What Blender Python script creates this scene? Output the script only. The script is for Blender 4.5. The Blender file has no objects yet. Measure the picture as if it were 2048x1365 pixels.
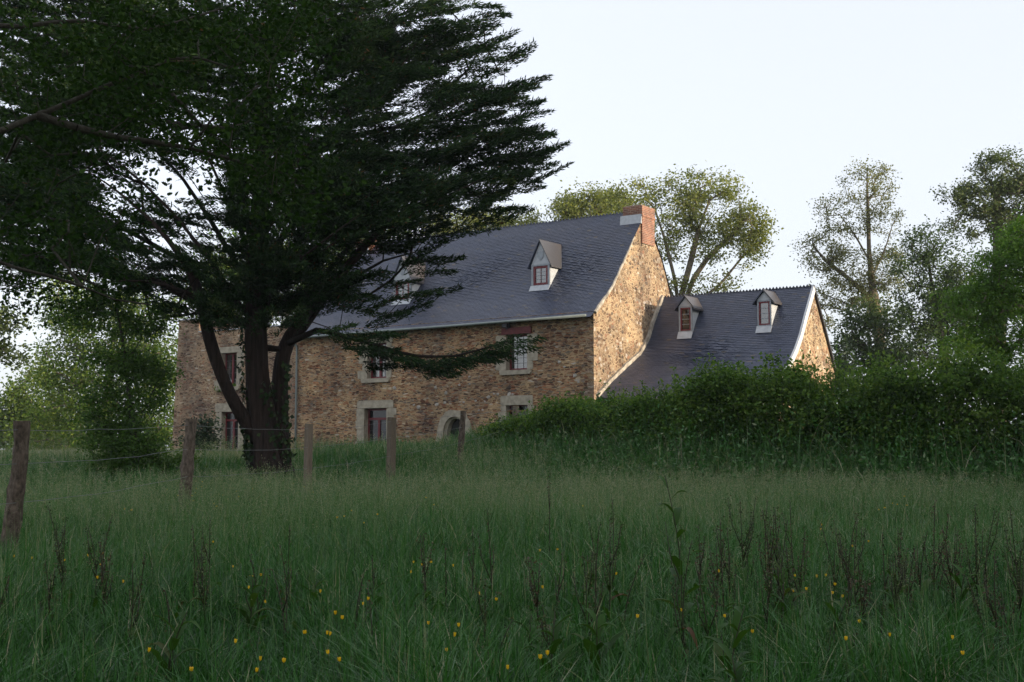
import bpy, math, numpy as np
from mathutils import Vector
rng = np.random.default_rng(11)
sc = bpy.context.scene
COL = sc.collection
PI = math.pi

# ------------------------------------------------------------------ camera frame
F = 2480.0; PITCH = math.atan(217.5/F); EYE = 1.35
CAM = np.array([0.0, 0.0, EYE])
def ray(px, py):
    dx = (px-1024)/F; dy = (682.5-py)/F
    return np.array([dx, math.cos(PITCH)-dy*math.sin(PITCH), math.sin(PITCH)+dy*math.cos(PITCH)])
def at(px, py, D):
    d = ray(px, py); return CAM + d*D/d[1]
# house frame: u along the facade (to the right), v into the depth
Z0 = 1.1
n_ = math.hypot(3624, 2480)
U = np.array([3624/n_, -2480/n_, 0]); V = np.array([2480/n_, 3624/n_, 0]); W3 = np.array([0, 0, 1.0])
CR = at(1187, 634, 50.0); CR[2] = Z0
ROTZ = math.atan2(U[1], U[0])
def lray(px, py):
    d = ray(px, py); o = CAM-CR
    return np.array([o@U, o@V, o[2]]), np.array([d@U, d@V, d[2]])
def on_y(px, py, y=0.0):
    o, d = lray(px, py); k = (y-o[1])/d[1]; p = o+d*k; return p[0], p[2]
def on_roof(px, py, prof):
    o, d = lray(px, py)
    ys = np.array([q[0] for q in prof]); zs = np.array([q[1] for q in prof])
    for k in np.linspace(40, 70, 3001):
        p = o+d*k
        if p[1] > ys[0] and p[2] <= np.interp(p[1], ys, zs): return p
    return p

# ------------------------------------------------------------------ terrain
HEDGE = [(-1.6, 42.0), (-0.2, 40.0), (2.2, 35.2), (4.8, 31.8), (8.0, 28.8), (11.5, 26.6), (16.0, 24.0), (24.0, 20.0)]
def seg_dist(x, y, poly):
    x = np.asarray(x, float); y = np.asarray(y, float)
    best = np.full(x.shape, 1e9)
    for (ax, ay), (bx, by) in zip(poly[:-1], poly[1:]):
        vx, vy = bx-ax, by-ay; L2 = vx*vx+vy*vy
        t = np.clip(((x-ax)*vx+(y-ay)*vy)/L2, 0, 1)
        best = np.minimum(best, np.hypot(x-ax-t*vx, y-ay-t*vy))
    return best
def ground(x, y):
    x = np.asarray(x, float); y = np.asarray(y, float)
    t = np.clip((y-25)/19, 0, 1); g = Z0*t*t*(3-2*t)
    g = g + 0.06*np.sin(x*.55+1.3)*np.cos(y*.41) * np.clip((60-np.hypot(x, y))/30, 0, 1)*np.clip((np.hypot(x, y)-5)/10, 0, 1)
    d = seg_dist(x, y, [(a+.9, b+1.6) for a, b in HEDGE])
    return g + 1.0*np.exp(-(d/2.1)**2)*np.clip((x+3)/4, 0, 1)

# ------------------------------------------------------------------ materials
def mat(name):
    m = bpy.data.materials.new(name); m.use_nodes = True
    nt = m.node_tree; nt.nodes.clear()
    out = nt.nodes.new('ShaderNodeOutputMaterial')
    return m, nt, out
def N(nt, typ, **kw):
    n = nt.nodes.new(typ)
    for k, v in kw.items():
        if k in n.inputs.keys(): n.inputs[k].default_value = v
        else: setattr(n, k, v)
    return n
def ramp(nt, stops, interp='LINEAR'):
    r = nt.nodes.new('ShaderNodeValToRGB'); cr = r.color_ramp; cr.interpolation = interp
    cr.elements[0].position, cr.elements[0].color = stops[0][0], (*stops[0][1], 1)
    cr.elements[1].position, cr.elements[1].color = stops[-1][0], (*stops[-1][1], 1)
    for p, c in stops[1:-1]:
        e = cr.elements.new(p); e.color = (*c, 1)
    return r
def plain(name, col, rough=.6, metal=0., noise=.12, scale=6., bump=0., ior=1.45):
    m, nt, out = mat(name); L = nt.links.new
    tc = N(nt, 'ShaderNodeTexCoord'); no = N(nt, 'ShaderNodeTexNoise', Scale=scale, Detail=4.)
    L(tc.outputs['Object'], no.inputs['Vector'])
    r = ramp(nt, [(.25, tuple(c*(1-noise*2) for c in col)), (.75, tuple(min(1, c*(1+noise*2)) for c in col))])
    L(no.outputs['Fac'], r.inputs['Fac'])
    b = N(nt, 'ShaderNodeBsdfPrincipled', Roughness=rough, Metallic=metal, IOR=ior)
    L(r.outputs['Color'], b.inputs['Base Color'])
    if bump:
        bp = N(nt, 'ShaderNodeBump', Strength=bump, Distance=.03)
        L(no.outputs['Fac'], bp.inputs['Height']); L(bp.outputs['Normal'], b.inputs['Normal'])
    L(b.outputs[0], out.inputs[0]); return m
def leaf_mat(name, stops, trans=.35, rough=.55, spec=.3, tint=(1.25, 1.2, .6)):
    """colour follows the per-face attribute v (each leaf its own)"""
    m, nt, out = mat(name); L = nt.links.new
    a = N(nt, 'ShaderNodeAttribute', attribute_name='v')
    r = ramp(nt, stops); L(a.outputs['Fac'], r.inputs['Fac'])
    b = N(nt, 'ShaderNodeBsdfPrincipled', Roughness=rough); b.inputs['Specular IOR Level'].default_value = spec
    L(r.outputs['Color'], b.inputs['Base Color'])
    t = N(nt, 'ShaderNodeBsdfTranslucent')
    mu = N(nt, 'ShaderNodeMix', data_type='RGBA', blend_type='MULTIPLY'); mu.inputs['Factor'].default_value = 1
    L(r.outputs['Color'], mu.inputs['A']); mu.inputs['B'].default_value = (*tint, 1)
    L(mu.outputs['Result'], t.inputs['Color'])
    mx = N(nt, 'ShaderNodeMixShader', Fac=trans); L(b.outputs[0], mx.inputs[1]); L(t.outputs[0], mx.inputs[2])
    L(mx.outputs[0], out.inputs[0]); return m
def bark_mat(name, c0, c1, scale=(9, 9, 1.6), bump=.8):
    m, nt, out = mat(name); L = nt.links.new
    tc = N(nt, 'ShaderNodeTexCoord'); mp = N(nt, 'ShaderNodeMapping'); mp.inputs['Scale'].default_value = scale
    no = N(nt, 'ShaderNodeTexNoise', Scale=1.5, Detail=6., Roughness=.65)
    L(tc.outputs['Object'], mp.inputs['Vector']); L(mp.outputs[0], no.inputs['Vector'])
    r = ramp(nt, [(.3, c0), (.7, c1)]); L(no.outputs['Fac'], r.inputs['Fac'])
    b = N(nt, 'ShaderNodeBsdfPrincipled', Roughness=.9); b.inputs['Specular IOR Level'].default_value = .15
    L(r.outputs['Color'], b.inputs['Base Color'])
    bp = N(nt, 'ShaderNodeBump', Strength=bump, Distance=.04); L(no.outputs['Fac'], bp.inputs['Height'])
    L(bp.outputs['Normal'], b.inputs['Normal']); L(b.outputs[0], out.inputs[0]); return m
def rubble(name, scale, stops, mortar, mwid, warp=.12, white=.012, bump=.7):
    m, nt, out = mat(name); L = nt.links.new
    tc = N(nt, 'ShaderNodeTexCoord')
    no = N(nt, 'ShaderNodeTexNoise', Scale=2.2, Detail=3.); L(tc.outputs['Object'], no.inputs['Vector'])
    sub = N(nt, 'ShaderNodeVectorMath', operation='SUBTRACT'); L(no.outputs['Color'], sub.inputs[0]); sub.inputs[1].default_value = (.5, .5, .5)
    sca = N(nt, 'ShaderNodeVectorMath', operation='MULTIPLY'); L(sub.outputs[0], sca.inputs[0]); sca.inputs[1].default_value = (warp*2, warp*2, warp)
    add = N(nt, 'ShaderNodeVectorMath', operation='ADD'); L(tc.outputs['Object'], add.inputs[0]); L(sca.outputs[0], add.inputs[1])
    mp = N(nt, 'ShaderNodeMapping'); mp.inputs['Scale'].default_value = scale; L(add.outputs[0], mp.inputs['Vector'])
    v1 = N(nt, 'ShaderNodeTexVoronoi', Scale=1., Randomness=.9); L(mp.outputs[0], v1.inputs['Vector'])
    v2 = N(nt, 'ShaderNodeTexVoronoi', Scale=1., Randomness=.9, feature='DISTANCE_TO_EDGE'); L(mp.outputs[0], v2.inputs['Vector'])
    sp = N(nt, 'ShaderNodeSeparateColor'); L(v1.outputs['Color'], sp.inputs[0])
    r = ramp(nt, stops, 'CONSTANT'); L(sp.outputs[0], r.inputs['Fac'])
    # broad weathering over many stones
    nb = N(nt, 'ShaderNodeTexNoise', Scale=.55, Detail=4.); L(tc.outputs['Object'], nb.inputs['Vector'])
    rb = ramp(nt, [(.3, (.6, .58, .6)), (.7, (1.22, 1.14, 1.02))]); L(nb.outputs['Fac'], rb.inputs['Fac'])
    nf = N(nt, 'ShaderNodeTexNoise', Scale=22., Detail=5., Roughness=.7); L(tc.outputs['Object'], nf.inputs['Vector'])
    rf = ramp(nt, [(.3, (.62, .62, .62)), (.7, (1.3, 1.3, 1.3))]); L(nf.outputs['Fac'], rf.inputs['Fac'])
    vb = N(nt, 'ShaderNodeMath', operation='MULTIPLY_ADD'); L(sp.outputs[1], vb.inputs[0]); vb.inputs[1].default_value = .9; vb.inputs[2].default_value = .5
    m1 = N(nt, 'ShaderNodeMix', data_type='RGBA', blend_type='MULTIPLY'); m1.inputs['Factor'].default_value = 1
    L(r.outputs['Color'], m1.inputs['A']); L(vb.outputs[0], m1.inputs['B'])
    m2 = N(nt, 'ShaderNodeMix', data_type='RGBA', blend_type='MULTIPLY'); m2.inputs['Factor'].default_value = 1
    L(m1.outputs['Result'], m2.inputs['A']); L(rf.outputs['Color'], m2.inputs['B'])
    gt = N(nt, 'ShaderNodeMath', operation='LESS_THAN'); L(sp.outputs[2], gt.inputs[0]); gt.inputs[1].default_value = white
    mw = N(nt, 'ShaderNodeMix', data_type='RGBA'); L(gt.outputs[0], mw.inputs['Factor']); L(m2.outputs['Result'], mw.inputs['A']); mw.inputs['B'].default_value = (.55, .5, .44, 1)
    # mortar width wanders
    wn = N(nt, 'ShaderNodeTexNoise', Scale=1.1, Detail=4.); L(tc.outputs['Object'], wn.inputs['Vector'])
    wd = N(nt, 'ShaderNodeMapRange'); L(wn.outputs['Fac'], wd.inputs[0]); wd.inputs['From Min'].default_value = .36; wd.inputs['From Max'].default_value = .66; wd.inputs['To Min'].default_value = mwid*.55; wd.inputs['To Max'].default_value = mwid*2.3
    dv = N(nt, 'ShaderNodeMath', operation='DIVIDE'); L(v2.outputs['Distance'], dv.inputs[0]); L(wd.outputs[0], dv.inputs[1])
    rm = ramp(nt, [(.5, (0, 0, 0)), (1., (1, 1, 1))]); L(dv.outputs[0], rm.inputs['Fac'])
    mm = N(nt, 'ShaderNodeMix', data_type='RGBA', blend_type='MULTIPLY'); mm.inputs['Factor'].default_value = 1
    mm.inputs['A'].default_value = (*mortar, 1); L(rf.outputs['Color'], mm.inputs['B'])
    mf = N(nt, 'ShaderNodeMix', data_type='RGBA'); L(rm.outputs['Color'], mf.inputs['Factor']); L(mm.outputs['Result'], mf.inputs['A']); L(mw.outputs['Result'], mf.inputs['B'])
    m3 = N(nt, 'ShaderNodeMix', data_type='RGBA', blend_type='MULTIPLY'); m3.inputs['Factor'].default_value = 1
    L(mf.outputs['Result'], m3.inputs['A']); L(rb.outputs['Color'], m3.inputs['B'])
    b = N(nt, 'ShaderNodeBsdfPrincipled', Roughness=.9); b.inputs['Specular IOR Level'].default_value = .2
    L(m3.outputs['Result'], b.inputs['Base Color'])
    ha = N(nt, 'ShaderNodeMath', operation='MULTIPLY_ADD'); L(rm.outputs['Color'], ha.inputs[0]); L(vb.outputs[0], ha.inputs[1]); L(nf.outputs['Fac'], ha.inputs[2])
    bp = N(nt, 'ShaderNodeBump', Strength=bump, Distance=.05); L(ha.outputs[0], bp.inputs['Height']); L(bp.outputs['Normal'], b.inputs['Normal'])
    L(b.outputs[0], out.inputs[0]); return m

FACADE_STOPS = [(0, (.3, .17, .1)), (.14, (.42, .27, .17)), (.28, (.23, .1, .065)), (.4, (.12, .075, .062)), (.5, (.36, .165, .09)),
                (.62, (.45, .33, .21)), (.74, (.27, .23, .19)), (.85, (.16, .12, .1)), (.93, (.48, .41, .31))]
M_FACADE = rubble('schist rubble wall', (4.4, 4.4, 16.5), FACADE_STOPS, (.46, .335, .2), .075, white=.01)
M_WING = rubble('grey schist rubble', (4.4, 4.4, 13.0), [(0, (.31, .21, .14)), (.2, (.4, .29, .2)), (.4, (.22, .14, .11)), (.55, (.32, .17, .11)), (.7, (.43, .36, .28)), (.85, (.18, .13, .1))],
                (.42, .32, .22), .085, white=.02)
M_GABLE = rubble('gable rubble wall', (5.6, 5.6, 7.4), [(0, (.27, .19, .125)), (.2, (.36, .27, .18)), (.4, (.19, .125, .085)), (.55, (.3, .17, .11)), (.7, (.44, .37, .28)), (.85, (.18, .14, .11))],
                (.43, .335, .225), .1, white=.05)
M_QUARTZ = plain('white quartz', (.42, .38, .33), .8, noise=.25, bump=.8)
M_GRANITE = plain('granite dressing', (.36, .315, .24), .85, noise=.16, scale=5, bump=.35)
M_RED = plain('oxblood paint', (.15, .018, .022), .45, noise=.1)
M_BEAM = plain('painted oak lintel', (.13, .022, .022), .6, noise=.2, scale=9, bump=.3)
M_ZINC = plain('zinc sheet', (.44, .46, .48), .55, metal=.1, noise=.08)
M_ZINCD = plain('weathered zinc', (.3, .325, .35), .55, metal=.1, noise=.12)
M_PIPE = plain('galvanised pipe', (.2, .23, .22), .5, metal=.2, noise=.06)
M_MORTAR = plain('pale mortar fillet', (.36, .32, .26), .9, noise=.3, scale=4, bump=.6)
M_BOARD = plain('white verge flashing', (.56, .57, .58), .5, noise=.06)
M_DARK = plain('dark timber', (.025, .024, .024), .7)
M_BLACK = plain('black lamp housing', (.012, .012, .013), .5)
M_LEAD = plain('lead came', (.1, .1, .105), .6)
M_OCHRE = plain('timber bar', (.25, .14, .06), .7)
def glass_mat(name, ior):
    m, nt, out = mat(name); L = nt.links.new
    tc = N(nt, 'ShaderNodeTexCoord'); no = N(nt, 'ShaderNodeTexNoise', Scale=2.6, Detail=2.); L(tc.outputs['Object'], no.inputs['Vector'])
    bp = N(nt, 'ShaderNodeBump', Strength=.05, Distance=.04); L(no.outputs['Fac'], bp.inputs['Height'])
    b = N(nt, 'ShaderNodeBsdfPrincipled', Roughness=.03, IOR=ior); b.inputs['Base Color'].default_value = (.012, .014, .016, 1)
    L(bp.outputs['Normal'], b.inputs['Normal']); L(b.outputs[0], out.inputs[0]); return m
M_GLASS = glass_mat('window glass', 2.6)
M_GLASSD = glass_mat('dim window glass', 1.6)
def slate_mat():
    m, nt, out = mat('slate'); L = nt.links.new
    a = N(nt, 'ShaderNodeAttribute', attribute_name='v')
    r = ramp(nt, [(0, (.022, .03, .054)), (.45, (.033, .043, .077)), (.8, (.044, .055, .094)), (.95, (.058, .056, .06)), (1, (.085, .075, .065))])
    L(a.outputs['Fac'], r.inputs['Fac'])
    tc = N(nt, 'ShaderNodeTexCoord'); no = N(nt, 'ShaderNodeTexNoise', Scale=.45, Detail=5.); L(tc.outputs['Object'], no.inputs['Vector'])
    rs = ramp(nt, [(.42, (1, 1, 1)), (.75, (1.25, 1.06, .9))]); L(no.outputs['Fac'], rs.inputs['Fac'])
    mu = N(nt, 'ShaderNodeMix', data_type='RGBA', blend_type='MULTIPLY'); mu.inputs['Factor'].default_value = 1
    L(r.outputs['Color'], mu.inputs['A']); L(rs.outputs['Color'], mu.inputs['B'])
    nf = N(nt, 'ShaderNodeTexNoise', Scale=9., Detail=4.); L(tc.outputs['Object'], nf.inputs['Vector'])
    bp = N(nt, 'ShaderNodeBump', Strength=.25, Distance=.02); L(nf.outputs['Fac'], bp.inputs['Height'])
    b = N(nt, 'ShaderNodeBsdfPrincipled', Roughness=.42); b.inputs['Specular IOR Level'].default_value = .7
    L(mu.outputs['Result'], b.inputs['Base Color']); L(bp.outputs['Normal'], b.inputs['Normal']); L(b.outputs[0], out.inputs[0]); return m
M_SLATE = slate_mat()
def brick_mat():
    m, nt, out = mat('red chimney brick'); L = nt.links.new
    tc = N(nt, 'ShaderNodeTexCoord'); sp = N(nt, 'ShaderNodeSeparateXYZ'); L(tc.outputs['Object'], sp.inputs[0])
    ad = N(nt, 'ShaderNodeMath', operation='ADD'); L(sp.outputs[0], ad.inputs[0]); L(sp.outputs[1], ad.inputs[1])
    cb = N(nt, 'ShaderNodeCombineXYZ'); L(ad.outputs[0], cb.inputs[0]); L(sp.outputs[2], cb.inputs[1])
    br = N(nt, 'ShaderNodeTexBrick', Scale=1.); br.inputs['Brick Width'].default_value = .23; br.inputs['Row Height'].default_value = .078
    br.inputs['Mortar Size'].default_value = .011; br.inputs['Color1'].default_value = (.29, .115, .07, 1); br.inputs['Color2'].default_value = (.17, .075, .055, 1); br.inputs['Mortar'].default_value = (.34, .27, .2, 1)
    L(cb.outputs[0], br.inputs['Vector'])
    no = N(nt, 'ShaderNodeTexNoise', Scale=3., Detail=5.); L(tc.outputs['Object'], no.inputs['Vector'])
    r = ramp(nt, [(.3, (.65, .6, .6)), (.7, (1.2, 1.15, 1.1))]); L(no.outputs['Fac'], r.inputs['Fac'])
    mu = N(nt, 'ShaderNodeMix', data_type='RGBA', blend_type='MULTIPLY'); mu.inputs['Factor'].default_value = 1
    L(br.outputs['Color'], mu.inputs['A']); L(r.outputs['Color'], mu.inputs['B'])
    b = N(nt, 'ShaderNodeBsdfPrincipled', Roughness=.9); L(mu.outputs['Result'], b.inputs['Base Color'])
    bp = N(nt, 'ShaderNodeBump', Strength=.5, Distance=.02); bp.invert = True; L(br.outputs['Fac'], bp.inputs['Height']); L(bp.outputs['Normal'], b.inputs['Normal'])
    L(b.outputs[0], out.inputs[0]); return m
M_BRICK = brick_mat()
M_BARK = bark_mat('cypress bark', (.008, .007, .006), (.045, .03, .024), (9, 9, .8), 1.4)
M_LIMB = bark_mat('cypress limb bark', (.008, .007, .006), (.035, .024, .018), (7, 7, 3), .8)
M_OAKBARK = bark_mat('oak bark', (.018, .016, .012), (.07, .065, .05), (9, 9, 9))
M_GREYBARK = bark_mat('grey bark', (.06, .05, .035), (.2, .17, .12), (5, 5, 3))
M_POST = bark_mat('post bark', (.035, .028, .022), (.2, .155, .12), (14, 14, 7), 1.)
M_WOOD = bark_mat('weathered post wood', (.1, .08, .06), (.22, .175, .13), (40, 40, 3), .5)
M_WIRE = plain('galvanised wire', (.16, .165, .165), .55, metal=.3)

# ------------------------------------------------------------------ object helpers
def tag(o, label=None, cat=None, group=None, kind=None):
    if label: o['label'] = label
    if cat: o['category'] = cat
    if group: o['group'] = group
    if kind: o['kind'] = kind
    return o
def empty(name, loc=(0, 0, 0), rz=0):
    o = bpy.data.objects.new(name, None); o.location = loc; o.rotation_euler = (0, 0, rz); o.empty_display_size = .3
    COL.objects.link(o); return o
def mesh_np(name, verts, faces_flat, nper, mats, parent=None, v=None, midx=None, smooth=False):
    """faces_flat: vertex indices, nper: int (all faces alike) or array of counts"""
    me = bpy.data.meshes.new(name)
    verts = np.ascontiguousarray(verts, np.float32); fl = np.ascontiguousarray(faces_flat, np.int32).ravel()
    if isinstance(nper, int): cnt = np.full(len(fl)//nper, nper, np.int32)
    else: cnt = np.asarray(nper, np.int32)
    start = np.concatenate([[0], np.cumsum(cnt)[:-1]]).astype(np.int32)
    me.vertices.add(len(verts)); me.vertices.foreach_set('co', verts.ravel())
    me.loops.add(len(fl)); me.loops.foreach_set('vertex_index', fl)
    me.polygons.add(len(cnt)); me.polygons.foreach_set('loop_start', start)
    if midx is not None: me.polygons.foreach_set('material_index', np.asarray(midx, np.int32))
    me.update(calc_edges=True)
    me.polygons.foreach_set('use_smooth', np.full(len(cnt), smooth, bool))
    if v is not None:
        a = me.attributes.new('v', 'FLOAT', 'FACE'); a.data.foreach_set('value', np.ascontiguousarray(v, np.float32))
    for m in (mats if isinstance(mats, (list, tuple)) else [mats]): me.materials.append(m)
    o = bpy.data.objects.new(name, me); COL.objects.link(o)
    if parent is not None: o.parent = parent
    return o
class MB:
    def __init__(s): s.v = []; s.f = []; s.m = []; s.a = []
    def add(s, vs, fs, m=0, a=.5):
        b = len(s.v); s.v += [tuple(map(float, q)) for q in vs]
        for f in fs: s.f.append([b+i for i in f]); s.m.append(m); s.a.append(a)
        return s
    def box(s, x0, x1, y0, y1, z0, z1, m=0, jit=0.):
        P = np.array([(x0, y0, z0), (x1, y0, z0), (x1, y1, z0), (x0, y1, z0), (x0, y0, z1), (x1, y0, z1), (x1, y1, z1), (x0, y1, z1)], float)
        if jit: P += rng.uniform(-jit, jit, P.shape)
        return s.add(P, [(0, 3, 2, 1), (4, 5, 6, 7), (0, 1, 5, 4), (1, 2, 6, 5), (2, 3, 7, 6), (3, 0, 4, 7)], m)
    def quad(s, *q, m=0): return s.add(q, [tuple(range(len(q)))], m)
    def prism(s, poly, axis, a0, a1, m=0):
        """polygon of 2-d points extruded along axis; axis 'x': points are (y,z); axis 'y': points are (x,z)"""
        mk = (lambda p, a: (a, p[0], p[1])) if axis == 'x' else (lambda p, a: (p[0], a, p[1]))
        n = len(poly); vs = [mk(p, a0) for p in poly]+[mk(p, a1) for p in poly]
        fs = [tuple(range(n)), tuple(range(2*n-1, n-1, -1))]+[(i, n+i, n+(i+1) % n, (i+1) % n) for i in range(n)]
        return s.add(vs, fs, m)
    def tube(s, pts, rad, n=8, m=0, cap=True):
        pts = np.array(pts, float); rad = np.broadcast_to(np.array(rad, float), (len(pts),))
        V_, F_ = sweep(pts, rad, n, cap); return s.add(V_, F_, m)
    def build(s, name, mats, parent=None, smooth=False, attr=False):
        return mesh_np(name, np.array(s.v), np.concatenate([np.array(f) for f in s.f]), [len(f) for f in s.f], mats, parent,
                       v=np.array(s.a) if attr else None, midx=s.m, smooth=smooth)
def sweep(pts, rad, n=8, cap=True, wob=None):
    T = np.gradient(pts, axis=0); T /= np.linalg.norm(T, axis=1)[:, None]+1e-9
    ref = np.array([1., 0, 0]) if abs(T[0][0]) < .8 else np.array([0, 1., 0])
    vs = []; th = np.linspace(0, 2*PI, n, endpoint=False)
    for i, (p, t, r) in enumerate(zip(pts, T, rad)):
        a = ref - t*(ref@t); a /= np.linalg.norm(a); b = np.cross(t, a); ref = a
        rr = r*(wob(i, th) if wob else np.ones(n))
        vs.append(p + (np.cos(th)*rr)[:, None]*a + (np.sin(th)*rr)[:, None]*b)
    k = len(pts); vs = np.concatenate(vs)
    fs = [(i*n+j, i*n+(j+1) % n, (i+1)*n+(j+1) % n, (i+1)*n+j) for i in range(k-1) for j in range(n)]
    if cap: fs += [tuple(range(n-1, -1, -1)), tuple((k-1)*n+j for j in range(n))]
    return vs, fs
def frusta(P0, P1, R0, R1, n):
    """many tapered segments at once -> verts, flat quads"""
    T = P1-P0; T = T/(np.linalg.norm(T, axis=1)[:, None]+1e-9)
    ref = np.where(np.abs(T[:, 2:3]) < .9, np.array([[0, 0, 1.]]), np.array([[1., 0, 0]]))
    A = np.cross(T, ref); A /= np.linalg.norm(A, axis=1)[:, None]+1e-9; B = np.cross(T, A)
    th = np.linspace(0, 2*PI, n, endpoint=False); c, s_ = np.cos(th)[None, :, None], np.sin(th)[None, :, None]
    ring = A[:, None]*c + B[:, None]*s_
    vs = np.concatenate([P0[:, None]+ring*R0[:, None, None], P1[:, None]+ring*R1[:, None, None]], 1)
    k = len(P0); j = np.arange(n)
    q = np.stack([j, (j+1) % n, n+(j+1) % n, n+j], 1)[None]+(np.arange(k)*2*n)[:, None, None]
    return vs.reshape(-1, 3), q.reshape(-1)
def unit(a): return a/(np.linalg.norm(a, axis=-1, keepdims=True)+1e-9)
def rhombs(c, d, nrm, L, Wd, mid=.45):
    """leaf-shaped quads: base c, direction d, normal nrm"""
    s_ = unit(np.cross(d, nrm)); L = np.asarray(L)[:, None]; Wd = np.asarray(Wd)[:, None]
    v = np.stack([c, c+d*L*mid+s_*Wd*.5, c+d*L, c+d*L*mid-s_*Wd*.5], 1)
    return v.reshape(-1, 3), np.arange(len(c)*4)
def rand_dirs(n, zb=0., zs=1.):
    d = rng.normal(size=(n, 3)); d[:, 2] = d[:, 2]*zs+zb; return unit(d)

# ------------------------------------------------------------------ trees by space filling
def resample(pts, step):
    pts = np.array(pts, float); seg = np.linalg.norm(np.diff(pts, axis=0), axis=1); s = np.concatenate([[0], np.cumsum(seg)])
    n = max(2, int(s[-1]/step)+1); q = np.linspace(0, s[-1], n)
    return np.stack([np.interp(q, s, pts[:, i]) for i in range(3)], 1)
def skeleton(limbs, clusters, up=.5, step=.6, wander=.1):
    """limbs: polylines, the first the trunk; clusters: points to reach. returns nodes, parents"""
    P = []; par = []
    for i, l in enumerate(limbs):
        q = resample(l, step)
        if i == 0: pr = -1
        else: pr = int(np.argmin(np.linalg.norm(np.array(P)-q[0], axis=1)))
        for p in q:
            P.append(p); par.append(pr); pr = len(P)-1
    tr = resample(limbs[0], step)
    dist0 = np.min(np.linalg.norm(clusters[:, None]-np.array(P)[None], axis=2), axis=1)
    for ci in np.argsort(dist0):
        c = clusters[ci]; A = np.array(P); dv = c-A; dd = np.linalg.norm(dv, axis=1)
        cost = dd + up*np.maximum(0, -dv[:, 2]) - .25*np.clip(dv[:, 2], 0, dd*.7)
        k = int(np.argmin(cost)); a = A[k]; L = dd[k]; n = max(1, int(L/step)); pr = k
        hump = rng.normal(size=3)*wander*L; hump[2] -= .12*L*(up > 0)
        for t in np.arange(1, n+1)/n:
            p = a+(c-a)*t + hump*4*t*(1-t)*.5
            P.append(p); par.append(pr); pr = len(P)-1
    return np.array(P), np.array(par)
def limb_mesh(P, par, r_tip, r_base, gamma=None):
    n = len(P); cnt = np.zeros(n); kids = np.zeros(n, int)
    for i in range(n):
        if par[i] >= 0: kids[par[i]] += 1
    cnt[kids == 0] = 1
    for i in range(n-1, 0, -1):
        if par[i] >= 0: cnt[par[i]] += cnt[i]
    al = math.log(r_base/r_tip)/math.log(max(2, cnt[0])); R = r_tip*np.maximum(cnt, 1)**al
    if gamma is not None: R = np.where(gamma > 0, np.clip(R, gamma, gamma*1.3), R)
    e = np.where(par >= 0)[0]; p0 = P[par[e]]; p1 = P[e]; r1 = R[e]; r0 = np.minimum(R[par[e]], r1*1.25)
    lead = {}
    for j in e:
        if par[j] not in lead or R[j] > R[lead[par[j]]]: lead[par[j]] = j
    ld = np.array([lead[par[j]] == j for j in e]); r0 = np.where(ld, np.minimum(R[par[e]], r1*3), r0)
    big = r1 > r_base*.3
    V1, F1 = frusta(p0[big], p1[big], r0[big], r1[big], 9); V2, F2 = frusta(p0[~big], p1[~big], r0[~big], r1[~big], 5)
    return np.concatenate([V1, V2]), np.concatenate([F1, F2+len(V1)]), R
def leaf_cloud(centers, n, spread, size, flat=.7, asp=.55, up=.5, var=None, vscale=.22):
    """n leaves round each centre; spread (sx,sy,sz); per-leaf v with a clump offset"""
    k = len(centers); c = np.repeat(centers, n, 0)
    sp = np.asarray(spread)
    off = rng.normal(size=(k*n, 3))*np.repeat(rng.uniform(.65, 1.3, (k, 1)), n, 0)*sp
    c = c+off; d = unit(rand_dirs(k*n, -.15, .7)+.4*unit(off)); nr = rand_dirs(k*n, up, 1.)
    L = size*rng.uniform(.65, 1.35, k*n)
    vv = np.repeat(rng.normal(0, .16, k) if var is None else var, n)+rng.normal(.5, vscale, k*n)
    Vt, Ft = rhombs(c, d, nr, L, L*asp); return Vt, Ft, np.clip(vv, 0, 1)
def ell_points(ells, D, n, yfac=.8, shell=.55):
    """points in a union of ellipsoids given in picture pixels (cx,cy,rx,ry) standing D metres away"""
    w = np.array([e[2]*e[3]*(e[4] if len(e) > 4 else 1) for e in ells], float); w /= w.sum(); out = []
    for e, wi in zip(ells, w):
        m = max(2, int(round(n*wi))); c = at(e[0], e[1], D); k = D/F
        d = rand_dirs(m); r = rng.uniform(shell**3, 1, m)**(1/3)
        out.append(c+d*r[:, None]*np.array([e[2]*k, .5*(e[2]+e[3])*k*yfac, e[3]*k]))
    return np.concatenate(out)
def tree(name, label, cat, D, trunk_px, ells, nclust, nleaf, size, lmat, bmat, r_base, r_tip=.02, spread=.5, group=None, limbs_px=(), up=.5, asp=.6, yfac=.8, step=.7, shell=.55, zflat=.7):
    base = at(*trunk_px[0], D); base[2] = float(ground(base[0], base[1]))-.15
    tr = [base]+[at(x, y, D) for x, y in trunk_px[1:]]
    limbs = [np.array(tr)]+[np.array([at(q[0], q[1], D+(q[2] if len(q) > 2 else 0)) for q in l]) for l in limbs_px]
    cl = ell_points(ells, D, nclust, yfac, shell); cl = cl[cl[:, 2] > base[2]+.3]
    P, par = skeleton(limbs, cl, up=up, step=step)
    root = empty(name, base); tag(root, label, cat, group)
    Vt, Ft, R = limb_mesh(P, par, r_tip, r_base)
    mesh_np('trunk', Vt-base, Ft, 4, bmat, root, smooth=True)
    Vl, Fl, vv = leaf_cloud(cl, nleaf, (spread, spread, spread*zflat), size, asp=asp)
    mesh_np('crown', Vl-base, Fl, 4, lmat, root, v=vv)
    return root

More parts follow.
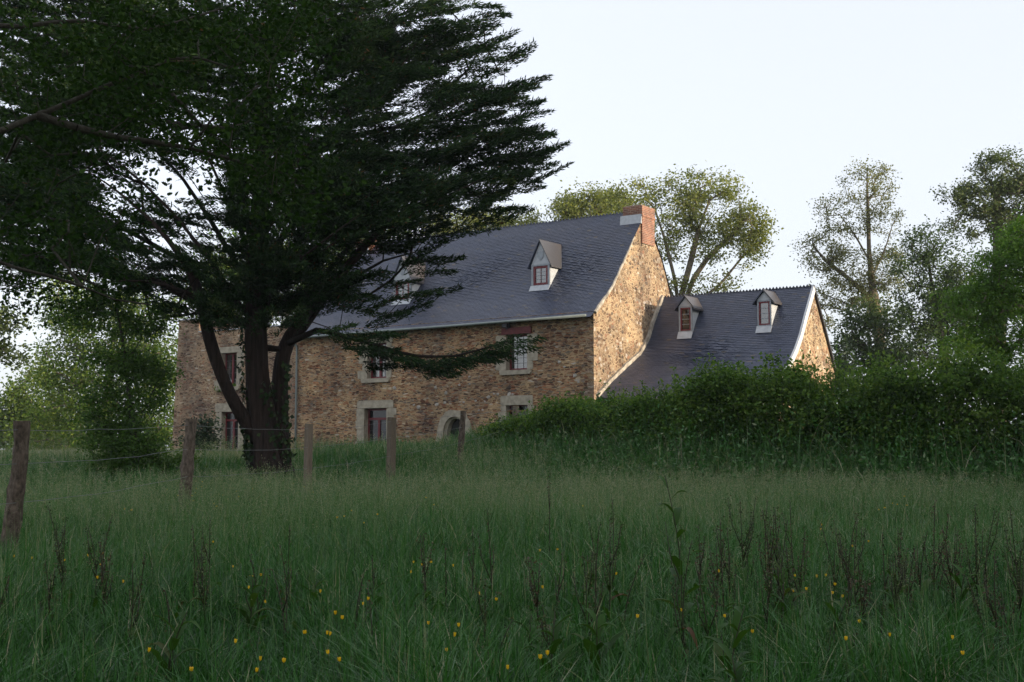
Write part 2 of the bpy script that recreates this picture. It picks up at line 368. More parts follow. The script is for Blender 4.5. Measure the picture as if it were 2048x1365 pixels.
# ------------------------------------------------------------------ world, sun, camera
SUN_AZ = math.atan2(.875, -.485)        # clockwise from +Y
SUN_EL = math.radians(8.5)
w = bpy.data.worlds.new('World'); sc.world = w; w.use_nodes = True
nt = w.node_tree; bg = nt.nodes['Background']; bg.inputs['Strength'].default_value = .15
sky = nt.nodes.new('ShaderNodeTexSky'); sky.sky_type = 'NISHITA'; sky.sun_disc = False
sky.sun_elevation = SUN_EL; sky.sun_rotation = SUN_AZ; sky.air_density = 1.0; sky.dust_density = 3.0; sky.ozone_density = 1.0
hs = nt.nodes.new('ShaderNodeHueSaturation'); hs.inputs['Saturation'].default_value = .5; hs.inputs['Hue'].default_value = .518
nt.links.new(sky.outputs[0], hs.inputs['Color'])
veil = nt.nodes.new('ShaderNodeMix'); veil.data_type = 'RGBA'; veil.inputs['Factor'].default_value = .8; veil.inputs['B'].default_value = (1.36, 1.44, 1.62, 1)
nt.links.new(hs.outputs[0], veil.inputs['A']); nt.links.new(veil.outputs['Result'], bg.inputs['Color'])
sl = bpy.data.lights.new('Sun', 'SUN'); sl.energy = 1.45; sl.angle = math.radians(1.2); sl.color = (1, .84, .64)
so = bpy.data.objects.new('Sun', sl); COL.objects.link(so)
tosun = Vector((math.sin(SUN_AZ)*math.cos(SUN_EL), math.cos(SUN_AZ)*math.cos(SUN_EL), math.sin(SUN_EL)))
so.rotation_euler = tosun.to_track_quat('Z', 'Y').to_euler()
cam = bpy.data.cameras.new('Camera'); cam.lens = F/2048*36; cam.sensor_width = 36; cam.clip_end = 3000; cam.clip_start = .1
co = bpy.data.objects.new('Camera', cam); COL.objects.link(co); co.location = CAM; co.rotation_euler = (PI/2+PITCH, 0, 0); sc.camera = co
sc.view_settings.view_transform = 'Standard'; sc.view_settings.look = 'None'; sc.view_settings.exposure = 2.1; sc.view_settings.gamma = 1
sc.cycles.max_bounces = 6; sc.cycles.diffuse_bounces = 3; sc.cycles.glossy_bounces = 2; sc.cycles.transmission_bounces = 3; sc.cycles.caustics_reflective = False; sc.cycles.caustics_refractive = False
sc.cycles.use_denoising = True
sc.render.film_transparent = False

# ------------------------------------------------------------------ ground
def build_ground():
    m, nt, out = mat('meadow soil'); L = nt.links.new
    tc = N(nt, 'ShaderNodeTexCoord'); no = N(nt, 'ShaderNodeTexNoise', Scale=.7, Detail=8.); L(tc.outputs['Object'], no.inputs['Vector'])
    r = ramp(nt, [(.3, (.018, .03, .012)), (.55, (.035, .055, .018)), (.75, (.06, .065, .028))]); L(no.outputs['Fac'], r.inputs['Fac'])
    b = N(nt, 'ShaderNodeBsdfPrincipled', Roughness=1.); L(r.outputs['Color'], b.inputs['Base Color']); b.inputs['Specular IOR Level'].default_value = .1
    bp = N(nt, 'ShaderNodeBump', Strength=.8, Distance=.1); L(no.outputs['Fac'], bp.inputs['Height']); L(bp.outputs['Normal'], b.inputs['Normal']); L(b.outputs[0], out.inputs[0])
    xs = np.concatenate([[-1500, -700, -300, -150, -90], np.arange(-60, 60.1, .75), [90, 150, 300, 700, 1500]])
    ys = np.concatenate([[-600, -200, -80, -40, -20, -10, -5], np.arange(-2, 80.1, .75), [95, 130, 200, 350, 700, 1500]])
    X, Y = np.meshgrid(xs, ys); Z = ground(X, Y); nx, ny = len(xs), len(ys)
    i = (np.arange(ny-1)[:, None]*nx+np.arange(nx-1)[None]).ravel()
    o = mesh_np('ground', np.stack([X.ravel(), Y.ravel(), Z.ravel()], 1), np.stack([i, i+1, i+nx+1, i+nx], 1), 4, m, smooth=True)
    tag(o, 'rising meadow soil under the tall grass', 'ground', kind='structure')
build_ground()

# ------------------------------------------------------------------ house
exec_house = True
PROF = [(-.3, 5.6), (0, 5.83), (.55, 6.24), (1.23, 6.8), (1.82, 7.42), (2.56, 8.33), (3.37, 9.36), (4.01, 10.1), (4.6, 10.72)]
BACK = [(4.6, 10.72), (5.2, 9.66), (5.94, 8.8), (6.49, 7.87), (6.83, 7.12), (7.2, 6.3), (7.5, 5.8)]
XL = -16.4
def prof_z(prof, y): return float(np.interp(y, [q[0] for q in prof], [q[1] for q in prof]))
def arc(prof):
    p = np.array(prof, float); s = np.concatenate([[0], np.cumsum(np.linalg.norm(np.diff(p, axis=0), axis=1))]); return p, s
def slates(mb, profL, profR, x0, x1, row=.105, wid=.21, curl=lambda t, s: 0.):
    """every slate a tilted plate lapping the one below; profiles run eave to ridge"""
    pL, sL = arc(profL); pR, sR = arc(profR)
    ML = max(sL[-1], sR[-1]); nrow = int(ML/row)
    def P(t, f):
        a = np.array([np.interp(f*sL[-1], sL, pL[:, i]) for i in (0, 1)]); b = np.array([np.interp(f*sR[-1], sR, pR[:, i]) for i in (0, 1)])
        return a*(1-t)+b*t
    ncol = int((x1-x0)/wid)
    for r in range(nrow):
        f0 = r/nrow; f1 = min(1, (r+1.25)/nrow); off = .5*(r % 2)
        rowv = rng.normal(0, .05)
        for c in range(ncol+1):
            a = (c-off)/ncol; b = a+1/ncol
            a = max(a, 0); b = min(b-.0008, 1)
            if b-a < .2/ncol: continue
            pa0, pb0 = P(a, f0), P(b, f0); pa1, pb1 = P(a, f1), P(b, f1)
            tn = unit(pa1-pa0); nr = np.array([-tn[1], tn[0]])
            k = curl(a, f0); l0 = .012+rng.uniform(0, .004)+k*rng.uniform(0, .035); l1 = .012+rng.uniform(0, .004)+k*rng.uniform(0, .035)
            xa, xb = x0+(x1-x0)*a, x0+(x1-x0)*b
            A = pa0+nr*l0; B = pb0+nr*l1; C_ = pb1+nr*.002; D_ = pa1+nr*.002
            mb.add([(xa, *A), (xb, *B), (xb, *C_), (xa, *D_), (xa, *pa0), (xb, *pb0)], [(0, 1, 2, 3), (4, 5, 1, 0)], 0,
                   float(np.clip(rng.normal(.45, .22)+rowv+(.25 if rng.random() < .03 else 0), 0, 1)))
def curl_main(t, f):
    a = math.exp(-((t-.86)/.09)**2-((f-.5)/.2)**2)+math.exp(-((t-.5-(f-.5)*.5)/.13)**2-((f-.5)/.22)**2)+.7*math.exp(-((t-.2)/.1)**2-((f-.35)/.16)**2)
    return min(1, a)
def crest(mb, x0, x1, y, z, step=.16, h=.12):
    x = x0
    while x < x1-.01:
        e = min(x+step, x1)
        mb.prism([(x, z), (e, z), ((x+e)/2, z+h*rng.uniform(.85, 1.1))], 'y', y-.02, y+.02, 0); x = e

house = empty('manor_house', CR, ROTZ)
tag(house, 'long rubble stone manor house with steep flared slate roof and brick chimney', 'house')

def wall_grid(mb, x0, x1, z0, z1, ops, y=0., depth=.34, m=0):
    xs = sorted({x0, x1, *[a for o in ops for a in (o[0], o[1])]}); zs = sorted({z0, z1, *[a for o in ops for a in (o[2], o[3])]})
    for a, b in zip(xs[:-1], xs[1:]):
        for c, d in zip(zs[:-1], zs[1:]):
            if any(o[0] <= a and b <= o[1] and o[2] <= c and d <= o[3] for o in ops): continue
            mb.quad((a, y, c), (b, y, c), (b, y, d), (a, y, d), m=m)
    for a, b, c, d in ops:
        e = y+depth
        mb.quad((a, y, c), (a, y, d), (a, e, d), (a, e, c), m=m+1); mb.quad((b, y, c), (b, e, c), (b, e, d), (b, y, d), m=m+1)
        mb.quad((a, y, d), (b, y, d), (b, e, d), (a, e, d), m=m+1); mb.quad((a, y, c), (a, e, c), (b, e, c), (b, y, c), m=m+1)
OP = dict(upmid=(-12.05, -10.9, 3.5, 5.12), door=(-12.2, -10.86, .1, 2.13), upright=(-4.3, -3.22, 3.6, 5.1), low=(-4.3, -3.2, .9, 2.12), arch=(-7.62, -6.42, 0., 1.66))
wm = MB()
wall_grid(wm, XL, 0, -.4, 5.86, list(OP.values()))
# quartz lumps standing a little proud of the facade
for cx, cy in [(1140, 500), (945, 563), (873, 622), (948, 617), (775, 680), (1127, 690), (1155, 692), (1235, 690), (1262, 690), (640, 720), (767, 750), (712, 765), (540, 770), (575, 785), (905, 748), (1060, 745), (1015, 808), (1045, 805), (995, 740), (1715, 555), (1745, 600), (1640, 490), (1605, 455), (400, 645), (1575, 725), (1085, 712), (700, 640)]:
    x, z = on_y(680+cx/3.657, 600+cy/3.657); r = rng.uniform(.05, .11); n = 6
    th = np.linspace(0, 2*PI, n, endpoint=False); rr = r*rng.uniform(.6, 1.35, n)
    vs = [(x+a*math.cos(t)*1.15, -.005, z+a*math.sin(t)*.85) for a, t in zip(rr, th)]+[(x+.7*a*math.cos(t)*1.15, -.035, z+.7*a*math.sin(t)*.85) for a, t in zip(rr, th)]
    wm.add(vs, [(i, (i+1) % n, n+(i+1) % n, n+i) for i in range(n)]+[tuple(range(n, 2*n))], 2)
# back wall and left gable
wm.quad((0, 7.4, -.4), (XL, 7.4, -.4), (XL, 7.4, 5.9), (0, 7.4, 5.9))
gpoly = [(0, -.4), (0, 5.78)]+[(y, z-.05) for y, z in PROF[2:]]+[(y, z-.05) for y, z in BACK[1:-1]]+[(7.4, 5.85), (7.4, -.4)]
wm.add([(XL, y, z) for y, z in gpoly], [tuple(range(len(gpoly)))])
gm = MB(); gm.add([(.003, y, z) for y, z in gpoly], [tuple(range(len(gpoly)-1, -1, -1))]); gm.build('gable_wall', M_GABLE, house)
# larger corner stones, a pattern of the wall itself
z = .2
while z < 5.5:
    h = rng.uniform(.16, .34)
    if rng.random() < .55:
        wm.box(-rng.uniform(.25, .5), .012, -.014, rng.uniform(.2, .4), z, z+h-.015, 3, .012)
    z += h
wm.build('wall', [M_FACADE, M_GRANITE, M_QUARTZ, M_WING], house)
rf = MB(); slates(rf, PROF, PROF, XL-.08, .05, curl=curl_main)
for a, b in zip(BACK[:-1], BACK[1:]): rf.quad((XL-.08, a[0], a[1]+.02), (.05, a[0], a[1]+.02), (.05, b[0], b[1]+.02), (XL-.08, b[0], b[1]+.02))
for a, b in zip(PROF[:-1], PROF[1:]): rf.quad((XL-.08, a[0], a[1]-.01), (.05, a[0], a[1]-.01), (.05, b[0], b[1]-.01), (XL-.08, b[0], b[1]-.01))
roof = rf.build('roof', M_SLATE, house, attr=True)
cr_ = MB(); crest(cr_, XL+.9, -.85, 4.6, 10.71, .17, .11); cr_.build('ridge_crest', M_SLATE, roof)
for x in (.045, XL-.06):
    vg = MB()
    q = resample([(0, y, z) for y, z in PROF[1:7 if x > 0 else 9]], .25)
    vg.tube([(x+rng.normal(0, .008), p[1]+rng.normal(0, .015), p[2]-.02+rng.normal(0, .015)) for p in q], np.linspace(.085, .03 if x > 0 else .08, len(q))*rng.uniform(.8, 1.15, len(q)), 7)
    vg.build('verge_mortar', M_MORTAR, house)
# gutter and downpipe
gu = MB(); ge = [(-16.75, 5.56), (-11.31, 5.6), (-7.3, 5.61), (-4.62, 5.63), (-.15, 5.66)]
gu.tube([(x, -.36, z) for x, z in ge], .055, 10); gu.build('gutter', M_PIPE, house, smooth=True)
dp = MB(); dp.tube([(-16.72, -.34, 5.52), (-16.7, -.3, 5.42), (-16.45, -.12, 5.22), (-16.42, -.1, 5.1), (-16.42, -.1, 2.2), (-16.42, -.1, -.2)], .05, 10)
for z in (4.6, 2.9, 1.3): dp.tube([(-16.42, -.1, z), (-16.42, -.1, z+.05)], .066, 10)
dp.build('downpipe', M_PIPE, house, smooth=True)

def blocks(mb, a, b, c, d, lint=.32, wide=.42, narrow=.24, sill=True, deep=.03, right=True, hi=.34):
    """granite dressing round an opening: stacked jamb stones, lintel, sill"""
    for side in (0, 1):
        z = c; k = side
        while z < d-.05:
            h = min(rng.uniform(hi*.8, hi*1.35), d-z)
            if d-z-h < .12: h = d-z
            wd = (wide if k % 2 == 0 else narrow)*rng.uniform(.85, 1.15)
            if side == 0: poly = [(a-wd, z+.02), (a-wd+.03, z+.004), (a, z+.004), (a, z+h-.006), (a-wd+.05, z+h-.006), (a-wd-.01, z+h-.05)]
            else: poly = [(b, z+.004), (b+wd-.04, z+.004), (b+wd, z+.04), (b+wd*.99, z+h-.05), (b+wd-.05, z+h-.006), (b, z+h-.006)]
            mb.prism(poly, 'y', -deep*rng.uniform(.6, 1.2), .02); z += h; k += 1
    if lint: mb.prism([(a-wide*.75, d+.004), (b+wide*.7, d+.004), (b+wide*.72, d+lint*.8), (b+wide*.6, d+lint), (a-wide*.6, d+lint*1.02), (a-wide*.78, d+lint*.85)], 'y', -deep*1.1, .02)
    if sill: mb.prism([(a-wide*.62, c-.07), (a-wide*.5, c-.2), (b+wide*.3, c-.19), (b+wide*.45, c-.12), (b+wide*.42, c-.006), (a-wide*.6, c-.006)], 'y', -.1, .3)
def window(name, op, y=.26, leaves=1, cols=2, rows=4, transom=None, glass=None, fr=.075, parent=None, panel=0., lead=True):
    a, b, c, d = op; m = MB()
    m.box(a, a+fr, y, y+.06, c, d); m.box(b-fr, b, y, y+.06, c, d); m.box(a+fr, b-fr, y, y+.06, c, c+fr*1.1); m.box(a+fr, b-fr, y, y+.06, d-fr, d)
    d2 = d-fr
    if transom: m.box(a+fr, b-fr, y-.01, y+.06, transom-.05, transom+.05); d2 = transom-.05
    if leaves == 2: m.box((a+b)/2-.06, (a+b)/2+.06, y-.015, y+.05, c+fr, d2)
    if panel: m.box(a+fr, b-fr, y+.015, y+.05, c+fr, c+panel)
    f = m.build(name, M_RED, parent or house)
    g = MB(); g.quad((a+.01, y+.035, c+.01), (b-.01, y+.035, c+.01), (b-.01, y+.035, d-.01), (a+.01, y+.035, d-.01))
    l = g; tw = .008 if lead else .02
    for i in range(1, cols*leaves):
        if leaves == 2 and i == cols: continue
        x = a+fr+(b-a-2*fr)*i/(cols*leaves); l.box(x-tw, x+tw, y+.02, y+.034, c+fr, d-fr, 1)
    for j in range(1, rows):
        z_ = c+fr+(d-c-2*fr)*j/rows; l.box(a+fr, b-fr, y+.022, y+.033, z_-tw, z_+tw, 1)
    l.build('pane', [glass or M_GLASS, M_LEAD if lead else M_RED], f)
    return f
s = MB(); blocks(s, *OP['upmid'], lint=.3, wide=.5, narrow=.3); f = window('window', OP['upmid'], leaves=2, cols=2, rows=4); s.build('stone_surround', M_GRANITE, f)
s = MB(); blocks(s, *OP['door'], lint=.36, wide=.55, narrow=.42, sill=False, hi=.5)
s.box(OP['door'][0]-.12, OP['door'][1]+.1, -.075, .0, 2.14, 2.2)
f = window('door', OP['door'], leaves=2, cols=1, rows=4, transom=1.66, glass=M_GLASSD, fr=.09); f['label'] = 'glazed double door with leaded fanlight'; s.build('stone_surround', M_GRANITE, f)
s = MB(); blocks(s, *OP['upright'], lint=0, wide=.5, narrow=.28, hi=.42); f = window('window', OP['upright'], leaves=1, cols=3, rows=6)
f['label'] = 'tall leaded window under a red timber lintel'; s.build('stone_surround', M_GRANITE, f)
b_ = MB(); b_.prism([(-4.5, 5.11), (-3.0, 5.12), (-3.01, 5.41), (-4.49, 5.38)], 'y', -.09, .3); b_.build('timber_lintel', M_BEAM, f)
s = MB(); blocks(s, *OP['low'], lint=.4, wide=.36, narrow=.3); f = window('window', OP['low'], leaves=1, cols=3, rows=5, glass=M_GLASSD, fr=.05); s.build('stone_surround', M_GRANITE, f)
bb = MB(); bb.box(-3.98, -3.72, .05, .12, 1.9, 2.12); bb.box(-4.3, -3.2, .06, .1, 1.86, 1.9); bb.build('timber_bar', M_OCHRE, f)
# pointed arch doorway
def arch_curve(hw, spring, top, n=9, x0=-7.02):
    L_ = [(x0-hw, 0.)]+[(x0-hw*math.cos(t)**.85 if t < PI/2 else x0, spring+(top-spring)*math.sin(t)) for t in np.linspace(0, PI/2, n)]
    return L_+[(2*x0-x, z) for x, z in L_[-2::-1]]
inn = arch_curve(.5, .85, 1.6); mid_ = arch_curve(.62, .86, 1.68); outr = arch_curve(.98, .7, 2.0)
outr = [(x+(rng.normal(0, .03)), z+(rng.normal(0, .025) if z > 0 else 0)) for x, z in outr]
outr[0] = (-8.3, 0.); outr[1] = (-8.05, .6); outr[-1] = (-5.8, 0.); outr[-2] = (-5.95, .65)
s = MB(); n = len(inn)
for i in range(n-1):
    for (A, ya), (B, yb) in (((outr, .0), (outr, -.05)), ((outr, -.05), (mid_, -.05)), ((mid_, -.05), (mid_, .08)), ((mid_, .08), (inn, .1)), ((inn, .1), (inn, .42))):
        s.quad((A[i][0], ya, A[i][1]), (A[i+1][0], ya, A[i+1][1]), (B[i+1][0], yb, B[i+1][1]), (B[i][0], yb, B[i][1]))
dm = MB(); ip = [(x, z) for x, z in inn]; dm.add([(x, .36, z) for x, z in ip], [tuple(range(len(ip)))], 0)
for i in range(1, 6): dm.box(-7.5+i*.165-.008, -7.5+i*.165+.008, .33, .36, 0, 1.2, 0)
f = dm.build('door', M_DARK, house); f['label'] = 'dark door in a pointed stone arch'; s.build('stone_surround', M_GRANITE, f)
lm = MB(); lm.box(-4.32, -4.08, -.3, -.02, 5.4, 5.56); lm.box(-4.24, -4.16, -.12, 0, 5.34, 5.4); lm.build('flood_lamp', M_BLACK, house)

# chimneys
def chimney(x0, x1, y0, y1, zt, zb, flash=True):
    c = MB(); c.box(x0, x1, y0, y1, zb, zt-.5); c.box(x0-.03, x1+.03, y0-.03, y1+.03, zt-.5, zt-.42); c.box(x0-.012, x1+.012, y0-.012, y1+.012, zt-.42, zt)
    k = c.build('chimney', M_BRICK, house)
    f = MB(); f.prism([(y0-.09, prof_z(PROF, y0-.09)+.02), (y0-.03, prof_z(PROF, y0)+.33), (y0-.004, prof_z(PROF, y0)+.33), (y0-.004, prof_z(PROF, y0)-.1)], 'x', x0-.12, x1-.02); f.build('flashing', M_ZINC, k)
    f = MB(); f.box(x0+.1, x1-.1, y0+.1, y1-.1, zt+.001, zt+.05); f.build('cap', M_MORTAR, k)
chimney(-.86, .085, 4.06, 5.2, 10.88, 9.2)
chimney(XL-.02, XL+.85, 4.06, 5.2, 10.9, 9.3)

# dormers
def dormer(parent, prof, pxL, pxR, pysill, py_top, py_apex, eave_over, wpx, glass=M_GLASS, rows=4, cols=2, shield=False, fac_over=.1, apron=.11):
    pl = on_roof(pxL, pysill, prof); pr = on_roof(pxR, pysill, prof); y = (pl[1]+pr[1])/2
    xa = on_y(pxL, pysill, y)[0]; xb = on_y(pxR, pysill, y)[0]; xc = (xa+xb)/2
    zs = prof_z(prof, y)+.02; zt = on_y((pxL+pxR)/2, py_top, y)[1]; za = on_y((pxL+pxR)/2, py_apex, y-fac_over)[1]
    ytop = lambda z: float(np.interp(z, [q[1] for q in prof], [q[0] for q in prof]))
    d = MB(); t = .05
    fw = (xb-xa)*.11
    d.box(xa, xa+fw, y, y+.08, zs, zt); d.box(xb-fw, xb, y, y+.08, zs, zt); d.box(xa, xb, y-.01, y+.07, zs+apron*.4, zs+apron); d.box(xa, xb, y-.006, y+.06, zt-.07, zt)
    for x, o in ((xa, .03), (xb, -.03)):
        yb = ytop(zt)
        d.prism([(y+.01, zs-.05), (yb+.15, zt), (y+.01, zt)], 'x', min(x, x+o), max(x, x+o), 1)
    D_ = d.build('dormer', [M_ZINCD, M_ZINC], parent)
    g = MB(); g.prism([(xa, zt), (xb, zt), (xc, za-.1)], 'y', y+.0, y+.05); gg = g.build('gablet', M_ZINC, D_)
    r = MB(); ov = eave_over; yf = y-fac_over; ze = zt-.02-ov*.55
    for sgn, xe in ((-1, xa-ov), (1, xb+ov)):
        be, ba = ytop(ze)+.12, ytop(min(za, prof[-1][1]-.02))+.1
        r.add([(xe, yf, ze), (xc, yf, za), (xc, ba, za), (xe, be, ze), (xe, yf, ze-.07), (xc, yf, za-.07), (xc, ba, za-.07), (xe, be, ze-.07)],
              [(0, 1, 2, 3), (4, 7, 6, 5), (0, 4, 5, 1), (1, 5, 6, 2), (2, 6, 7, 3), (3, 7, 4, 0)], 0, .95 if sgn > 0 else .5)  # right slope browner and paler: its sunlight is put into the slate colour
    r.build('dormer_roof', M_SLATE, D_, attr=True)
    fl = MB(); fl.add([(xc-.02, yf+.02, za+.02), (xc+.02, yf+.02, za+.02), (xc+.02, ba, za+.02), (xc-.02, ba, za+.02), ], [(0, 1, 2, 3)]); 
    fl.tube([(xb+ov, be-.04, ze+.02), (xc, ba-.04, za+.03)], .025, 6); fl.build('flashing', M_ZINC, D_); fl = MB()
    fl.prism([(y-.16, prof_z(prof, y-.16)+.035), (y+.0, zs+.06), (y-.005, zs+.1), (y-.17, prof_z(prof, y-.17)+.045)], 'x', xa-.03, xb+.03)
    fl.build('sill_flashing', M_ZINC, D_)
    wa, wb = xa+fw, xb-fw; zb_ = zs+apron
    f = MB(); fr = (wb-wa)*.13; yy = y+.012
    f.box(wa, wa+fr, yy, yy+.05, zb_, zt-.07); f.box(wb-fr, wb, yy, yy+.05, zb_, zt-.07); f.box(wa+fr, wb-fr, yy, yy+.05, zb_, zb_+fr); f.box(wa+fr, wb-fr, yy, yy+.05, zt-.07-fr, zt-.07)
    for i in range(1, cols):
        x = wa+fr+(wb-wa-2*fr)*i/cols; f.box(x-.01, x+.01, yy+.02, yy+.04, zb_+fr, zt-.07-fr)
    f.build('window_frame', M_RED, D_)
    b = MB(); hz = zt-.07-zb_-2*fr
    for j in range(1, rows): b.box(wa+fr, wb-fr, yy+.021, yy+.039, zb_+fr+hz*j/rows-.01, zb_+fr+hz*j/rows+.01, 1)
    p = b; p.quad((wa, yy+.045, zb_), (wb, yy+.045, zb_), (wb, yy+.045, zt-.08), (wa, yy+.045, zt-.08)); p.build('pane', [glass, M_ZINCD], D_)
    if shield:
        q = MB(); h = .17; zc = zt+(za-zt)*.36
        q.prism([(xc-h, zc+h), (xc-h*.5, zc+h*.9), (xc, zc+h), (xc+h*.5, zc+h*.9), (xc+h, zc+h), (xc+h*.95, zc-h*.3), (xc+h*.5, zc-h), (xc, zc-h*1.3), (xc-h*.5, zc-h), (xc-h*.95, zc-h*.3)], 'y', y-.02, y+.01)
        q.build('shield_emblem', M_ZINCD, D_)
    return D_
dormer(house, PROF, 1062.5, 1099.5, 576.5, 529, 478, .14, None, shield=True)
dormer(house, PROF, 787, 822, 604.5, 560, 511, .14, None, shield=True)

# ruined-looking west wing, joined to the manor on the left
wing = MB(); OPW = dict(up=(-21.72, -20.6, 3.4, 5.09), door=(-21.62, -20.41, .1, 2.14))
xW = -24.9
wall_grid(wing, xW, XL, -.4, 6.24, list(OPW.values()), y=.0)
wing.quad((xW-.42, 0, -.4), (xW, 0, -.4), (xW, 0, 6.24), (xW-.1, 0, 6.24))
wing.quad((xW-.1, 0, 6.24), (-23.45, 0, 6.24), (-23.45, 0, 6.92), (xW-.06, 0, 6.92))
wing.quad((xW-.42, 0, -.4), (xW-.1, 0, 6.24), (xW-.06, 0, 6.92), (xW-.06, 5.5, 6.92), (xW-.42, 5.5, -.4))
wing.quad((-23.45, 0, 6.24), (-23.45, 5.5, 6.24), (-23.45, 5.5, 6.92), (-23.45, 0, 6.92))
wing.quad((xW-.42, 5.5, -.4), (xW-.06, 5.5, 6.92), (-23.45, 5.5, 6.92), (-23.45, 5.5, 6.24), (XL, 5.5, 6.24), (XL, 5.5, -.4))
wo = wing.build('wing_wall', [M_WING, M_GRANITE], house); wo['label'] = 'greyer wing wall left of the downpipe'
zc = MB(); zc.box(-23.43, XL-.1, -.05, 5.55, 6.245, 6.29); zc.box(xW-.12, -23.42, -.05, 5.55, 6.925, 6.97); zc.build('wall_coping', M_ZINC, house)
s = MB(); blocks(s, *OPW['up'], lint=.3, wide=.55, narrow=.34); f = window('window', OPW['up'], leaves=2, cols=2, rows=5); s.build('stone_surround', M_GRANITE, f)
s = MB(); blocks(s, *OPW['door'], lint=.42, wide=.6, narrow=.42, sill=False, hi=.5); f = window('door', OPW['door'], leaves=2, cols=2, rows=5, transom=1.72, glass=M_GLASSD); s.build('stone_surround', M_GRANITE, f)

# ------------------------------------------------------------------ annexe
annexe = empty('annexe_house', CR+U*.4, ROTZ)
tag(annexe, 'small lower slate roofed stone annexe with two narrow dormers, right of the gable', 'house')
ax = -.4   # shift of the annexe's own origin
AL = [(.2, 2.35), (1.18, 2.98), (2.49, 3.66), (3.82, 4.32), (4.6, 5.03), (5.08, 5.8), (5.56, 6.46), (6.0, 7.0)]
AR = [(.2, 2.0), (1.2, 2.48), (2.44, 3.08), (3.2, 3.62), (3.9, 4.22), (4.46, 4.83), (5.1, 5.74), (6.05, 7.0)]
QX = 7.03
a = MB(); slates(a, AL, AR, .02+ax, QX+ax, curl=lambda t, f: min(1, math.exp(-((t-.45)/.25)**2-((f-.52)/.16)**2)))
a.quad((ax, 6.0, 7.0), (QX+ax, 6.05, 7.0), (QX+ax, 8.6, 3.4), (ax, 8.6, 3.4)); 
for i in range(len(AL)-1): a.quad((ax, AL[i][0], AL[i][1]-.012), (QX+ax, AR[i][0], AR[i][1]-.012), (QX+ax, AR[i+1][0], AR[i+1][1]-.012), (ax, AL[i+1][0], AL[i+1][1]-.012))
ar = a.build('roof', M_SLATE, annexe, attr=True)
c = MB(); crest(c, .08+ax, QX+ax, 6.02, 7.0, .15, .1); c.build('ridge_crest', M_SLATE, ar)
g = MB(); gp = [(.5, -.6)]+[(.5, 2.05)]+[(y, z-.05) for y, z in AR[1:]]+[(8.5, 3.5), (8.5, -.6)]
g.add([(QX-.08+ax, y, z) for y, z in gp], [tuple(range(len(gp)-1, -1, -1))])
g.quad((ax+.05, .5, -.6), (QX-.08+ax, .5, -.6), (QX-.08+ax, .5, 2.1), (ax+.05, .5, 2.1)); g.quad((ax+.05, 8.5, -.6), (QX-.08+ax, 8.5, -.6), (QX-.08+ax, 8.5, 3.5), (ax+.05, 8.5, 3.5))
g.build('wall', M_GABLE, annexe)
def band(mb, prof, x0, x1, up, dn):
    p, _ = arc(prof); t = unit(np.gradient(p, axis=0)); nr = np.stack([-t[:, 1], t[:, 0]], 1); o = p+nr*up; i_ = p-nr*dn
    for k in range(len(p)-1):
        q = [o[k], o[k+1], i_[k+1], i_[k]]
        mb.prism([tuple(v) for v in q], 'x', x0, x1)
b = MB(); band(b, AR, QX-.075+ax, QX+.02+ax, .05, .2); b.build('verge_board', M_BOARD, annexe)
b = MB(); band(b, [(6.05, 7.03), (7.4, 5.16), (8.65, 3.36)], QX-.075+ax, QX+.02+ax, .05, .06); b.build('rear_verge_board', M_DARK, annexe)
b = MB(); band(b, resample([(0, *q) for q in AL], .22)[:, 1:]+rng.normal(0, .012, (len(resample([(0, *q) for q in AL], .22)), 2)), ax+.006, ax+.12, .16, .05); b.build('wall_flashing', M_MORTAR, annexe)
def adormer(pxL, pxR, pys, pyt, pya, glass):
    t = ((pxL+pxR)/2-1260)/370
    pr = [tuple(np.array(p)*(1-t)+np.array(q)*t) for p, q in zip(AL, AR)]
    # the builder works in the house frame; shift into the annexe's own
    o = dormer(annexe, pr, pxL, pxR, pys, pyt, pya, .17, None, glass=glass, rows=4, cols=1, apron=.13)
    o.location.x = ax; return o
adormer(1358, 1384.5, 669.5, 612.5, 590, M_GLASSD)
adormer(1515, 1543, 658, 600, 578, M_GLASS)

